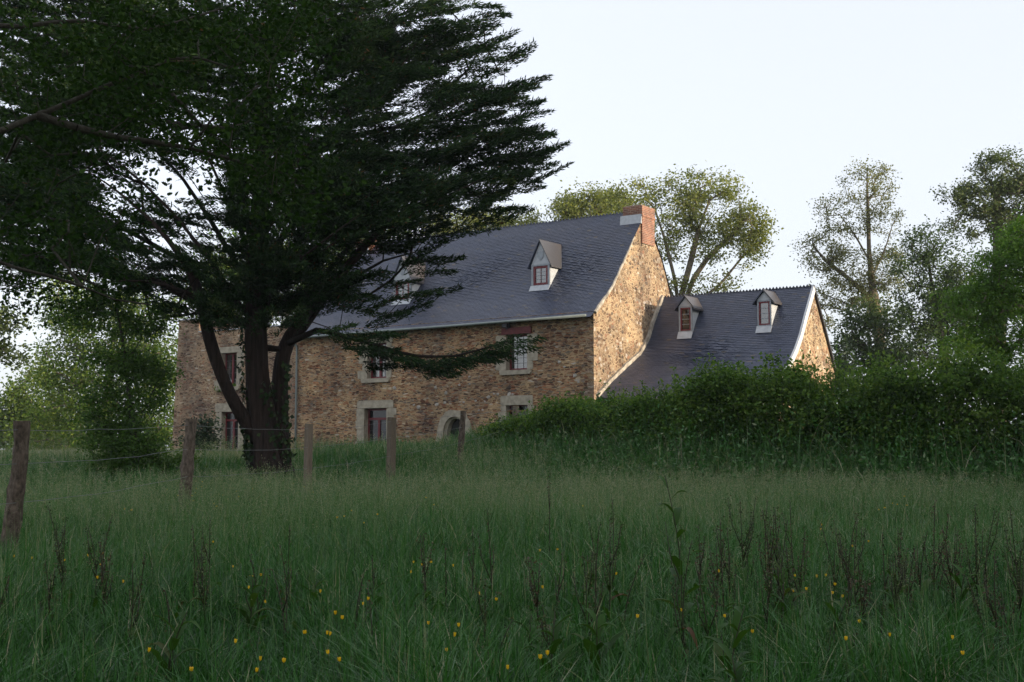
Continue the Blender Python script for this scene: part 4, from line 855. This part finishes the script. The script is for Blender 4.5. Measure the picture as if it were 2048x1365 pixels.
# ------------------------------------------------------------------ hedge bank
M_BRAM = leaf_mat('bramble leaves', [(0, (.022, .05, .01)), (.45, (.06, .125, .022)), (.8, (.105, .185, .033)), (1, (.15, .225, .05))], trans=.4, rough=.7, spec=.15)
HTOP = [(-1.6, 1.5), (-.2, 2.0), (2.2, 2.6), (4.8, 3.15), (8, 3.2), (11.5, 3.2), (16, 3.2), (24, 3.2)]
def hedge_pt(s, n):
    """s along the hedge line 0..1, random depth; returns x,y"""
    h = np.array(HEDGE); sg = np.linalg.norm(np.diff(h, axis=0), axis=1); q = np.concatenate([[0], np.cumsum(sg)])
    return np.interp(s*q[-1], q, h[:, 0]), np.interp(s*q[-1], q, h[:, 1])
def hedge():
    n = 3700; s_ = rng.random(n)**.85*.9; x, y = hedge_pt(s_, n); top = np.interp(x, [a for a, _ in HTOP], [b for _, b in HTOP])
    dep = rng.uniform(0, 3.2, n); t = dep/3.2
    bump = .3*np.sin(x*1.4+.4)+.22*np.sin(x*3.7+1+dep)+.16*np.sin(x*8.+dep*3)+.12*np.sin(x*15+dep*5)
    px_, py_ = x+dep*.49, y+dep*.87; gz = ground(px_, py_)
    surf = gz+(top+bump-gz)*np.clip(.5+.75*np.sqrt(np.clip(t, 0, 1)), 0, 1)
    z = surf-np.abs(rng.normal(0, .18, n))-rng.uniform(0, 1, n)**2*(surf-gz)*.8
    # front face gets its share too
    fr = rng.random(n) < .45; z[fr] = gz[fr]+rng.uniform(.15, 1., fr.sum())*(surf[fr]-gz[fr]); px_[fr] = x[fr]+rng.normal(0, .2, fr.sum())+.25; py_[fr] = y[fr]+rng.normal(0, .2, fr.sum())+.35
    inn_ = rng.random(n) < .2; z[inn_] = gz[inn_]+rng.uniform(.1, .85, inn_.sum())*(surf[inn_]-gz[inn_])
    c = np.stack([px_, py_, z], 1); b0 = np.array([6., 30., ground(6., 30.)])
    root = empty('bramble_hedge', b0); tag(root, 'tall overgrown bramble hedge on a bank in front of the annexe', 'hedge')
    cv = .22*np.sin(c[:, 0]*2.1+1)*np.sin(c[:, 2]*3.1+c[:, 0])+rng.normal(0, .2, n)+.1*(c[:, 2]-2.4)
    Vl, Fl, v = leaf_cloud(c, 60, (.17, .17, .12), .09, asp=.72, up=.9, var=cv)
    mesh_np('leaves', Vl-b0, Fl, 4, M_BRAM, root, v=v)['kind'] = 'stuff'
    # arching shoots above the outline
    m = 520; sx = rng.uniform(.02, .8, m); x, y = hedge_pt(sx, m); V_, F_, b = [], [], 0; lc = []; ld = []
    for i in range(m):
        d = rng.uniform(.3, 2.6); p = np.array([x[i]+d*.49, y[i]+d*.87, 0]); tz = np.interp(x[i], [a for a, _ in HTOP], [q for _, q in HTOP]); p[2] = tz-.5
        h = rng.uniform(.4, 1.0)*(1.35 if rng.random() < .18 else 1); ln = rng.normal(0, .25, 2); q = np.array([p+np.array([ln[0]*t*t, ln[1]*t*t, h*t-.1*t*t]) for t in np.linspace(0, 1, 6)])
        Vt, Ft = frusta(q[:-1], q[1:], np.linspace(.012, .006, 5), np.linspace(.011, .004, 5), 4); V_.append(Vt); F_.append(Ft+b); b += len(Vt)
        for t in np.linspace(.15, 1, 12):
            for _ in range(3): lc.append(p+np.array([ln[0]*t*t, ln[1]*t*t, h*t-.1*t*t])+rng.normal(0, .035, 3)); ld.append(rng.normal(0, 1, 3)+np.array([0, 0, .3]))
    mesh_np('stems', np.concatenate(V_)-b0, np.concatenate(F_), 4, M_GRASSY, root)['kind'] = 'stuff'
    lc = np.array(lc); n2 = len(lc); Vl, Fl = rhombs(lc, unit(np.array(ld)), rand_dirs(n2, .8), rng.uniform(.05, .12, n2), rng.uniform(.03, .07, n2))
    mesh_np('shoot_leaves', Vl-b0, Fl, 4, M_BRAM, root, v=rng.uniform(.3, 1, n2))['kind'] = 'stuff'
M_GRASSY = leaf_mat('green stems', [(0, (.04, .07, .02)), (1, (.06, .09, .03))], trans=.1)
hedge()

# ------------------------------------------------------------------ grass
M_GRASS = leaf_mat('meadow grass', [(0, (.008, .034, .006)), (.3, (.022, .088, .014)), (.6, (.044, .138, .027)), (.8, (.08, .17, .05)), (.92, (.2, .225, .125)), (1, (.31, .28, .19))], trans=.3, rough=.42, spec=.35, tint=(1.1, 1.25, .6))
def blades(x, y, h, wd, lean, v, droop=None):
    n = len(x); z = ground(x, y); az = rng.uniform(0, 2*PI, n); dx, dy = np.cos(az), np.sin(az)
    fa = az+PI/2+rng.normal(0, .7, n); sx, sy = np.cos(fa), np.sin(fa)
    rows = []
    for t, wv in ((0, 1.), (.38, .9), (.72, .62), (1., .06)):
        bend = lean*h*t**2.1; zz = h*(t-(.35*lean*t**3))
        c = np.stack([x+dx*bend, y+dy*bend, z+zz], 1); s_ = np.stack([sx, sy, np.zeros(n)], 1)*(wd*wv*.5)[:, None]
        rows += [c-s_, c+s_]
    Vt = np.stack(rows, 1).reshape(-1, 3); q = np.array([[0, 1, 3, 2], [2, 3, 5, 4], [4, 5, 7, 6]])
    Ft = (q[None]+(np.arange(n)*8)[:, None, None]).reshape(-1); return Vt, Ft, np.repeat(np.clip(v, 0, 1), 3)
def inside_house(x, y):
    lx = (x-CR[0])*U[0]+(y-CR[1])*U[1]; ly = (x-CR[0])*V[0]+(y-CR[1])*V[1]
    return (lx > -25.5) & (lx < 7.2) & (ly > -.15) & (ly < 9)
def vnoise(x, y, s, seed):
    r = np.random.default_rng(seed); o = 0
    for k in range(5):
        a = r.uniform(0, 2*PI); f = s*(1.35**k); o = o+np.sin((x*math.cos(a)+y*math.sin(a))*f+r.uniform(0, 6))
    return o/5
def grass():
    n = 300000; u = rng.random(n); a, b = 4.6, 62.
    D = (a**.42+u*(b**.42-a**.42))**(1/.42); X = D*rng.uniform(-.46, .46, n)
    k = ~inside_house(X, D) & ~((D > 58) & (X > 0)); X, D = X[k], D[k]; n = len(X)
    pn = vnoise(X, D, .5, 3); p2 = vnoise(X, D, 1.7, 5); p3 = vnoise(X, D, 4.5, 8)
    h = rng.uniform(.26, .62, n)*(1+.3*p2+.35*p3)*np.clip(.75+D/60, .75, 1.15)
    dist = seg_dist(X, D, HEDGE); h = h*np.where(dist < 1.6, 1.35, 1.)
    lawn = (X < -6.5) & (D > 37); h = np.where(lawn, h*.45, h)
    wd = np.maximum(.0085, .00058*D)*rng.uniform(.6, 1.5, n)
    v = .42+.16*pn+.1*p2+.08*p3+rng.normal(0, .19, n)+.06*np.clip((D-8)/8, 0, 1)+.16*np.exp(-((D-21)/7)**2)*np.exp(-((X-2)/7)**2)+np.where(lawn, .42, 0)+.05*np.clip((D-14)/10, 0, 1); v = np.where(rng.random(n) < .03+.06*np.clip(p2, 0, 1), rng.uniform(.88, 1, n), v)  # misty sheen mid-field and sunlight on the pale mown lawn put into colour
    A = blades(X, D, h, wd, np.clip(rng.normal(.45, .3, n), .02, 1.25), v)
    # flowering stalks: thin stems topped by a small panicle
    m = 52000; D2 = (6.3**.9+rng.random(m)*(40**.9-6.3**.9))**(1/.9); X2 = D2*rng.uniform(-.45, .45, m)
    w_ = np.clip(.35+.8*vnoise(X2, D2, .35, 9)+.8*np.exp(-((D2-23)/6)**2)*np.exp(-((X2-2)/7)**2), 0, 1); w_ = w_*np.clip((D2-7)/12, .12, 1); k = (rng.random(m) < w_) & ~inside_house(X2, D2); X2, D2 = X2[k], D2[k]; m = len(X2)
    h2 = rng.uniform(.6, 1.0, m); ln = rng.uniform(.02, .3, m); st = rng.bit_generator.state
    B = blades(X2, D2, h2, np.maximum(.0025, .00022*D2), ln, np.full(m, .82)+rng.normal(0, .05, m))
    # panicle at the blade tip: read the tip back from the blade vertices
    tip = B[0].reshape(-1, 8, 3)[:, 6]; ns = 9; c = np.repeat(tip, ns, 0); tt = rng.uniform(0, 1, m*ns); c = c+rng.normal(0, .018, (m*ns, 3))-np.array([0, 0, 1.])*(tt*.2)[:, None]
    L = np.maximum(.009, .0010*np.repeat(D2, ns))*rng.uniform(.7, 1.3, m*ns); Vp, Fp = rhombs(c, rand_dirs(m*ns, .9), rand_dirs(m*ns), L, L*.4)
    vp = np.clip(np.repeat(rng.normal(.92, .06, m), ns), .7, 1)
    n1, n2 = len(A[0]), len(B[0])
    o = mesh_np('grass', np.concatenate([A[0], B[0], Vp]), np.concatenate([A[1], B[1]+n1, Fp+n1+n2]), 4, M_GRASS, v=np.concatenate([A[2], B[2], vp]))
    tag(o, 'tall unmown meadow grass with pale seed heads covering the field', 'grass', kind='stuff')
    # rank weeds and cleavers standing before the hedge
    m = 30000; s_ = rng.uniform(0, .84, m); x, y = hedge_pt(s_, m); off = rng.uniform(-2.9, 1.7, m); x, y = x+off*.49, y+off*.87
    hh = np.where(rng.random(m) < .2, rng.uniform(.7, 1.6, m), rng.uniform(.3, .9, m))*np.clip(.4+(off+2.9)/2.6, .45, 1.3)*np.clip((x+3.5)/8, .3, 1)
    C_ = blades(x, y, hh, rng.uniform(.012, .03, m), np.clip(rng.normal(.42, .28, m), 0, 1.1), rng.normal(.66, .18, m)+.1*vnoise(x, y, .8, 4))
    nl = 90000; i = rng.integers(0, m, nl); t = rng.uniform(.25, 1, nl); c = np.stack([x[i], y[i], ground(x[i], y[i])+hh[i]*t], 1)+rng.normal(0, .05, (nl, 3))
    L = rng.uniform(.05, .15, nl); Vq, Fq = rhombs(c, rand_dirs(nl, .1), rand_dirs(nl, .6), L, L*.42)
    o = mesh_np('tall_weeds', np.concatenate([C_[0], Vq]), np.concatenate([C_[1], Fq+len(C_[0])]), 4, M_GRASS, v=np.concatenate([C_[2], np.clip(rng.normal(.62, .18, nl), 0, .9)]))
    tag(o, 'rank weeds and cleavers standing along the foot of the bramble hedge', 'undergrowth', kind='stuff')
grass()

# ------------------------------------------------------------------ fence
def gz(x, y): return float(ground(x, y))
fence = empty('wire_fence', (-5.7, 14, gz(-5.7, 14))); tag(fence, 'old wire fence on rough wooden posts running towards the cypress', 'fence')
FO = np.array(fence.location)
POSTS = [(42, 842, 14.0, 30, 'round'), (380, 838, 21.0, 22, 'round'), (617, 848, 28., 13, 'square'), (783, 835, 32., 14, 'square'), (925, 822, 37., 11, 'round'), (1031, 813, 40.5, 10, 'square')]
tops = []
for px, py, D, wpx, kind in POSTS:
    t = at(px, py, D); g_ = gz(t[0], D); r = wpx*D/F/2; m = MB()
    if kind == 'round':
        n = 22; q = np.linspace(0, 1, n); ph = rng.uniform(0, 6, 3)
        lean = -(.006 if px < 100 else .003)*14
        pts = np.stack([t[0]+lean*(1-q)+.02*np.sin(q*5+ph[0]), t[1]+.015*np.sin(q*4+ph[1]), g_-.1+(t[2]-g_+.1)*q], 1)
        wob = lambda i, th: 1+.07*np.sin(th*2+i*.4+ph[0])+.06*np.sin(th*5-i*.7+ph[1])+.05*math.sin(i*1.7)+(.22*np.exp(-((th-3)/.5)**2) if i in (6, 12, 17) else 0)
        v, f = sweep(pts, r*np.interp(q, [0, .93, 1], [1.15, 1., 1.08]), 16, True, wob); m.add(v, f)
    else:
        b = MB(); m.tube([(t[0]-.01, t[1], g_-.1), (t[0], t[1], (g_+t[2])/2), (t[0]+.01, t[1], t[2]-.02), (t[0]+.012, t[1], t[2])], [r*1.35, r*1.32, r*1.3, r*1.2], 4)
    m.v = [tuple(np.array(v)-FO) for v in m.v]
    o = m.build('post', M_POST if kind == 'round' else M_WOOD, fence, smooth=False)
    o['label'] = 'round post with rough bark' if kind == 'round' else 'squared weathered post'
    tops.append((t, g_, r))
for k, fr in enumerate((.94, .72, .47)):
    w_ = MB(); pts = [np.array([-8.5, 9.5, gz(-8.5, 9.5)+1.55*fr])]
    for (t, g_, r) in tops:
        p = np.array([t[0], t[1]-r*1.1, g_+(t[2]-g_)*fr]); a = pts[-1]
        for s_ in np.linspace(0, 1, 9)[1:]: pts.append(a+(p-a)*s_-np.array([0, 0, .04*rng.uniform(.5, 1.3)*4*s_*(1-s_)]))
    w_.tube(np.array(pts)-FO, .0035, 5, cap=False); w_.build('wire', M_WIRE, fence)

# ------------------------------------------------------------------ kerb of the drive, left
kb = MB(); x = -19.0
while x < -9.5:
    l = rng.uniform(.5, 1.); y = 37+.02*x; g_ = gz(x, y); kb.box(x, x+l-.03, y-.16, y+.16, g_-.05, g_+.2, 0, .025); x += l
ko = kb.build('stone_kerb', plain('kerb stone', (.2, .19, .17), .9, bump=.4)); tag(ko, 'low grey stone edging at the rim of the sunlit lawn', 'kerb', kind='structure')

# ------------------------------------------------------------------ docks and flowers
M_DOCKL = leaf_mat('dock leaves', [(0, (.018, .05, .008)), (.6, (.04, .1, .015)), (1, (.1, .055, .028))], trans=.4, rough=.55, spec=.2)
M_SEEDR = leaf_mat('russet dock seed', [(0, (.02, .02, .009)), (.5, (.05, .04, .018)), (1, (.1, .06, .032))], trans=.15)
M_SEEDG = leaf_mat('green dock seed', [(0, (.016, .032, .008)), (.5, (.04, .066, .016)), (1, (.085, .095, .03))], trans=.2)
M_STEM = leaf_mat('dock stem', [(0, (.016, .022, .008)), (1, (.04, .032, .016))], trans=.05)
def dock(px, py, D, kind, label, group):
    t = at(px, py, D); g_ = gz(t[0], D); b0 = np.array([t[0]+rng.normal(0, .05), D+rng.normal(0, .05), 0]); b0[2] = gz(b0[0], b0[1]); H = t[2]-g_; tp = np.array([t[0]-b0[0], t[1]-b0[1], t[2]-b0[2]])
    m = 12; q = np.linspace(0, 1, m); bend = rng.normal(0, .035, 2); main = np.stack([tp[0]*q+bend[0]*np.sin(q*PI), tp[1]*q+bend[1]*np.sin(q*PI), tp[2]*q], 1)
    s_ = MB(); s_.tube(main, np.linspace(.0065, .0022, m), 5); br = [main[4:]]
    nb = {'seed': int(rng.integers(2, 6)), 'leafy': 1, 'stalk': int(rng.integers(0, 3))}[kind]
    for _ in range(nb):
        i = rng.integers(4, 8); a = rng.uniform(0, 2*PI); l = H*rng.uniform(.2, .38); e = main[i]+np.array([math.cos(a)*.28*l, math.sin(a)*.28*l, l]); md = (main[i]+e)/2+np.array([math.cos(a), math.sin(a), -.3])*.06*l
        p = np.array([main[i], md, e]); s_.tube(p, [.004, .003, .0018], 4); br.append(resample(p, l/5))
    stem = s_.build('dock_plant', M_STEM, smooth=True, attr=True); stem.location = b0; tag(stem, label, 'weed', group)
    sc_, sd = [], []
    if kind != 'leafy':
        for b in br:
            bb = resample(b, .02 if kind == 'seed' else .03)
            for j, p in enumerate(bb):
                if (j*.02) % .07 > .052: continue
                for _ in range(5 if kind == 'seed' else 3): sc_.append(p+rng.normal(0, .011 if kind == 'seed' else .008, 3)); sd.append(rng.normal(0, 1, 3)+np.array([0, 0, .2]))
        n = len(sc_); L = rng.uniform(.008, .017, n); Vt, Ft = rhombs(np.array(sc_), unit(np.array(sd)), rand_dirs(n), L, L*.8)
        mesh_np('seed_head', Vt, Ft, 4, M_SEEDR if kind == 'stalk' or rng.random() < .3 else M_SEEDG, stem, v=rng.uniform(0, 1, n))['kind'] = 'stuff'
    # leaves: long, folded along the midrib, arching over
    lv = MB(); nl = {'seed': 7, 'leafy': 15, 'stalk': 4}[kind]
    for k in range(nl):
        f = rng.uniform(.05, .5) if kind != 'leafy' else (k+1)/(nl+1)
        p = np.array([np.interp(f, q, main[:, i]) for i in range(3)]); a = rng.uniform(0, 2*PI) if kind != 'leafy' else k*2.4
        l = rng.uniform(.1, .2)*(1.35-f*.8) if kind != 'leafy' else .24*(1.2-f*.75); wd = l*(.15 if kind == 'leafy' else .16); o = np.array([math.cos(a), math.sin(a), 0]); sd_ = np.array([-math.sin(a), math.cos(a), 0])
        up0 = rng.uniform(.5, 1.)+(.35 if kind == 'leafy' else 0); dr = rng.uniform(.5, 1.5)*(.7 if kind == 'leafy' else 1); vs = []
        for t_ in np.linspace(0, 1, 6):
            c = p+o*l*t_*.85+np.array([0, 0, l*(up0*t_-dr*t_*t_)]); ww = wd*math.sin(PI*min(1, t_*.93+.07))**.7*(1+.15*rng.normal()); vs += [c-sd_*ww+np.array([0, 0, ww*.4]), c, c+sd_*ww+np.array([0, 0, ww*.4])]
        fs = [(3*i, 3*i+1, 3*i+4, 3*i+3) for i in range(5)]+[(3*i+1, 3*i+2, 3*i+5, 3*i+4) for i in range(5)]
        lv.add(vs, fs, 0, float(np.clip(rng.normal(.4, .2), 0, 1)) if kind == 'leafy' or rng.random() < .9 else 1.)
    lv.build('leaf', M_DOCKL, stem, attr=True, smooth=True)['kind'] = 'stuff'
GD = 'dock stalks rising from the meadow grass'
dock(1330, 952, 7.6, 'leafy', 'tallest green leafy dock right of centre in the near meadow', GD)
for px, py, D in [(1440, 1040, 7.6), (1455, 1055, 7.9), (1525, 1020, 8.2), (1550, 1015, 8.4), (1575, 1040, 8.0), (1610, 1060, 8.8), (1640, 1045, 9), (1715, 1040, 8.2), (1790, 1105, 7.4), (1830, 1095, 7.6), (1870, 1000, 8.4), (1885, 1055, 8), (1950, 1010, 8.2), (1990, 1020, 8.6), (2020, 1015, 7.8), (2042, 1090, 7.2), (1060, 1120, 7.2), (970, 1160, 6.8), (1175, 1110, 7), (1165, 1105, 7.3), (1025, 1240, 6), (1480, 1000, 9.4), (1930, 1150, 6.8), (95, 1010, 9.5), (130, 1060, 8.6), (175, 1050, 8.8), (200, 1085, 8.2), (90, 1120, 7.6), (1085, 1210, 6.3)]:
    dock(px, py, D, 'seed', 'dock with a dense russet or green seed spike among the grass', GD)
for px, py, D in [(730, 1140, 7.2), (735, 1165, 7.), (890, 1090, 8.2), (975, 1020, 9), (945, 1055, 8.6), (1125, 1105, 8), (1100, 945, 13), (560, 1090, 8.2), (385, 1050, 9), (420, 1040, 9), (290, 1110, 8), (500, 1110, 7.8), (545, 1140, 7.4), (580, 1050, 9.2), (1225, 1000, 10), (1290, 1110, 7.6), (1765, 1065, 8.4), (1690, 1100, 7.6), (330, 1180, 7), (225, 1030, 9.4), (20, 1150, 7.6), (1390, 1120, 7)]:
    dock(px, py, D, 'stalk', 'thin dark dock stalk with sparse seeds among the grass', GD)

for i in range(56):
    px = rng.uniform(1150, 2040) if i < 38 else rng.uniform(30, 1150); D = rng.uniform(6.4, 10.5)
    dock(px, 900+430*(1.02-rng.beta(2, 2)*.75)-(D-6)*14+(40 if px < 1180 else 0), D, 'stalk' if rng.random() < .45 else 'seed', 'thin dark dock stalk with sparse seeds among the grass' if rng.random() < .5 else 'dock with a dense russet or green seed spike among the grass', GD)
for i in range(13):
    px = rng.uniform(40, 2040); D = rng.uniform(5.2, 8.5); dock(px, 900+(EYE-rng.uniform(.45, .62))*F/D, D, 'leafy', 'low broad leafed dock half sunk in the near grass', 'low docks in the near grass')
def flower(name, petals, rp, rs, pm, cm, h):
    s_ = MB(); s_.tube([(0, 0, 0), (.015, .01, h*.5), (.0, .0, h)], [.003, .0025, .002], 4); st = s_.build(name, M_GRASSY, attr=True)
    f = MB()
    for k in range(petals):
        a = 2*PI*k/petals; o = np.array([math.cos(a), math.sin(a), 0]); t = np.array([-math.sin(a), math.cos(a), 0]); up = np.array([0, 0, 1.])
        c = np.array([0, 0, h]); vs = [c, c+o*rp*.6+t*rs+up*rp*.35, c+o*rp+t*rs*.6+up*rp*.95, c+o*rp-t*rs*.6+up*rp*.95, c+o*rp*.6-t*rs+up*rp*.35]; f.add(vs, [(0, 1, 2, 3, 4)])
    f.add([(.008*math.cos(a), .008*math.sin(a), h+.006) for a in np.linspace(0, 2*PI, 6, endpoint=False)], [tuple(range(6))], 1)
    f.build('blossom', [pm, cm], st); return st
M_YEL = plain('buttercup petal', (.75, .48, .012), .4, noise=.05); M_YELC = plain('buttercup centre', (.4, .3, .02), .6); M_WHT = plain('white petal', (.75, .75, .76), .6, noise=.03)
def dup(o):
    c = o.copy(); COL.objects.link(c)
    for ch in list(o.children):
        d = ch.copy(); COL.objects.link(d); d.parent = c
    return c
BC = [(345, 975), (360, 968), (372, 962), (392, 960), (398, 972), (385, 980), (400, 985), (378, 995), (365, 985), (388, 990), (355, 990), (402, 963), (395, 998), (445, 990), (465, 995), (475, 985), (490, 978), (485, 995), (500, 980), (430, 1005), (450, 1015), (255, 1017), (262, 1025), (590, 965), (600, 975), (640, 980), (650, 978), (1155, 1015),
      (30, 1120), (45, 1122), (172, 1113), (188, 1122), (215, 1122), (128, 1118), (220, 1166), (230, 1170), (450, 1086), (475, 1133), (520, 1145), (510, 1160), (533, 1143), (690, 1035), (695, 1030), (700, 1025), (750, 1030), (735, 1045), (850, 1000), (860, 995), (868, 1010), (820, 1120), (815, 1155), (870, 1115), (875, 1122), (895, 1138), (885, 1120), (480, 1192), (620, 1195), (575, 1200), (655, 1250), (635, 1255), (625, 1268), (610, 1275), (600, 1258),
      (925, 1285), (980, 1185), (985, 1195), (1072, 1105), (1082, 1092), (1110, 1190), (1190, 1152), (1345, 1155), (1350, 1210), (1420, 1150), (1256, 1235), (720, 1210), (715, 1205), (690, 1230), (695, 1320), (680, 1315), (868, 1288), (880, 1245), (928, 1260), (1030, 1350), (1070, 1360), (1100, 1358),
      (1630, 1150), (1637, 1150), (1642, 1168), (1625, 1180), (1632, 1182), (1655, 1185), (1662, 1158), (1592, 1174), (1530, 1262), (1490, 1230), (1740, 1235), (1790, 1258), (1905, 1290), (1950, 1303), (1688, 1285), (1748, 1072), (1760, 1020), (1788, 1005), (1802, 1008), (1810, 992), (1797, 1013), (1765, 1012), (1814, 980), (1558, 957), (1572, 962), (1615, 980), (1605, 985), (1640, 1060), (1655, 1055), (1700, 1098), (345, 1320), (230, 1305), (500, 1335), (520, 1320), (555, 1350), (420, 1290)]
proto = flower('buttercup', 5, .019, .013, M_YEL, M_YELC, .5)
for i, (px, py) in enumerate(BC):
    # find the distance where a flower .5 m above the ground shows at this height in the picture
    for D in np.linspace(5, 45, 400):
        p = at(px, py, D)
        if p[2] <= gz(p[0], p[1])+.52: break
    o = proto if i == 0 else dup(proto)
    o.location = (p[0], p[1], gz(p[0], p[1])); s_ = rng.uniform(.3, .52)*min(2.2, max(.9, D/11)); o.scale = (s_, s_, rng.uniform(.95, 1.1)); o.rotation_euler = (rng.normal(0, .12), rng.normal(0, .12), rng.uniform(0, 6))
    tag(o, 'small yellow buttercup flowering above the meadow grass', 'flower', 'buttercups scattered over the meadow')
pw = flower('white_flower', 6, .035, .018, M_WHT, M_YELC, .75)
for i, (px, py, D) in enumerate([(661, 897, 45), (668, 894, 45), (674, 900, 45), (663, 906, 45), (678, 896, 45), (658, 912, 45), (494, 912, 36), (488, 916, 36), (498, 918, 36), (668, 899, 45), (757, 910, 40), (755, 915, 40)]):
    o = pw if i == 0 else dup(pw); p = at(px, py, D); g_ = gz(p[0], p[1]); s_ = (p[2]-g_)/.75; o.location = (p[0], p[1], g_); o.scale = (2., 2., s_); o.rotation_euler[2] = rng.uniform(0, 6)
    tag(o, 'white flower showing in the grass before the house' if px > 600 else 'white flower in the grass at the foot of the cypress', 'flower', 'white flowers near the house' if px > 600 else 'white flowers by the cypress')
# plants rooted in the sill of the wing's upper window
for j, (px, py) in enumerate([(464, 776), (437, 783)]):
    x, z = on_y(px, py, -.08); w_ = CR+U*x+V*-.08; n = 60 if j == 0 else 35; c = rng.normal(0, .1, (n, 3))*np.array([1, .6, .5]); d = unit(rng.normal(0, .5, (n, 3))+np.array([0, 0, .9])); L = rng.uniform(.12, .3, n)
    Vt, Ft = rhombs(c, d, rand_dirs(n), L, L*.25); o = mesh_np('wall_plant', Vt, Ft, 4, G_LIME, v=rng.uniform(.3, 1, n)); o.location = (w_[0], w_[1], Z0+z)
    tag(o, 'yellow green tuft growing on the sill of the wing upper window' if j == 0 else 'smaller green tuft left of the wing upper window sill', 'plant')

# ------------------------------------------------------------------ thin morning mist
hm = bpy.data.materials.new('morning mist'); hm.use_nodes = True; hn = hm.node_tree; hn.nodes.clear()
ho = hn.nodes.new('ShaderNodeOutputMaterial'); hv = hn.nodes.new('ShaderNodeVolumePrincipled'); hv.inputs['Density'].default_value = .0003; hv.inputs['Color'].default_value = (.9, .93, .97, 1); hv.inputs['Anisotropy'].default_value = .3
hn.links.new(hv.outputs[0], ho.inputs['Volume'])
hb = MB(); hb.box(-140, 140, -60, 170, -1.6, 40); tag(hb.build('haze', hm), 'thin pale morning mist lying over the whole meadow and the far trees', 'haze', kind='stuff')
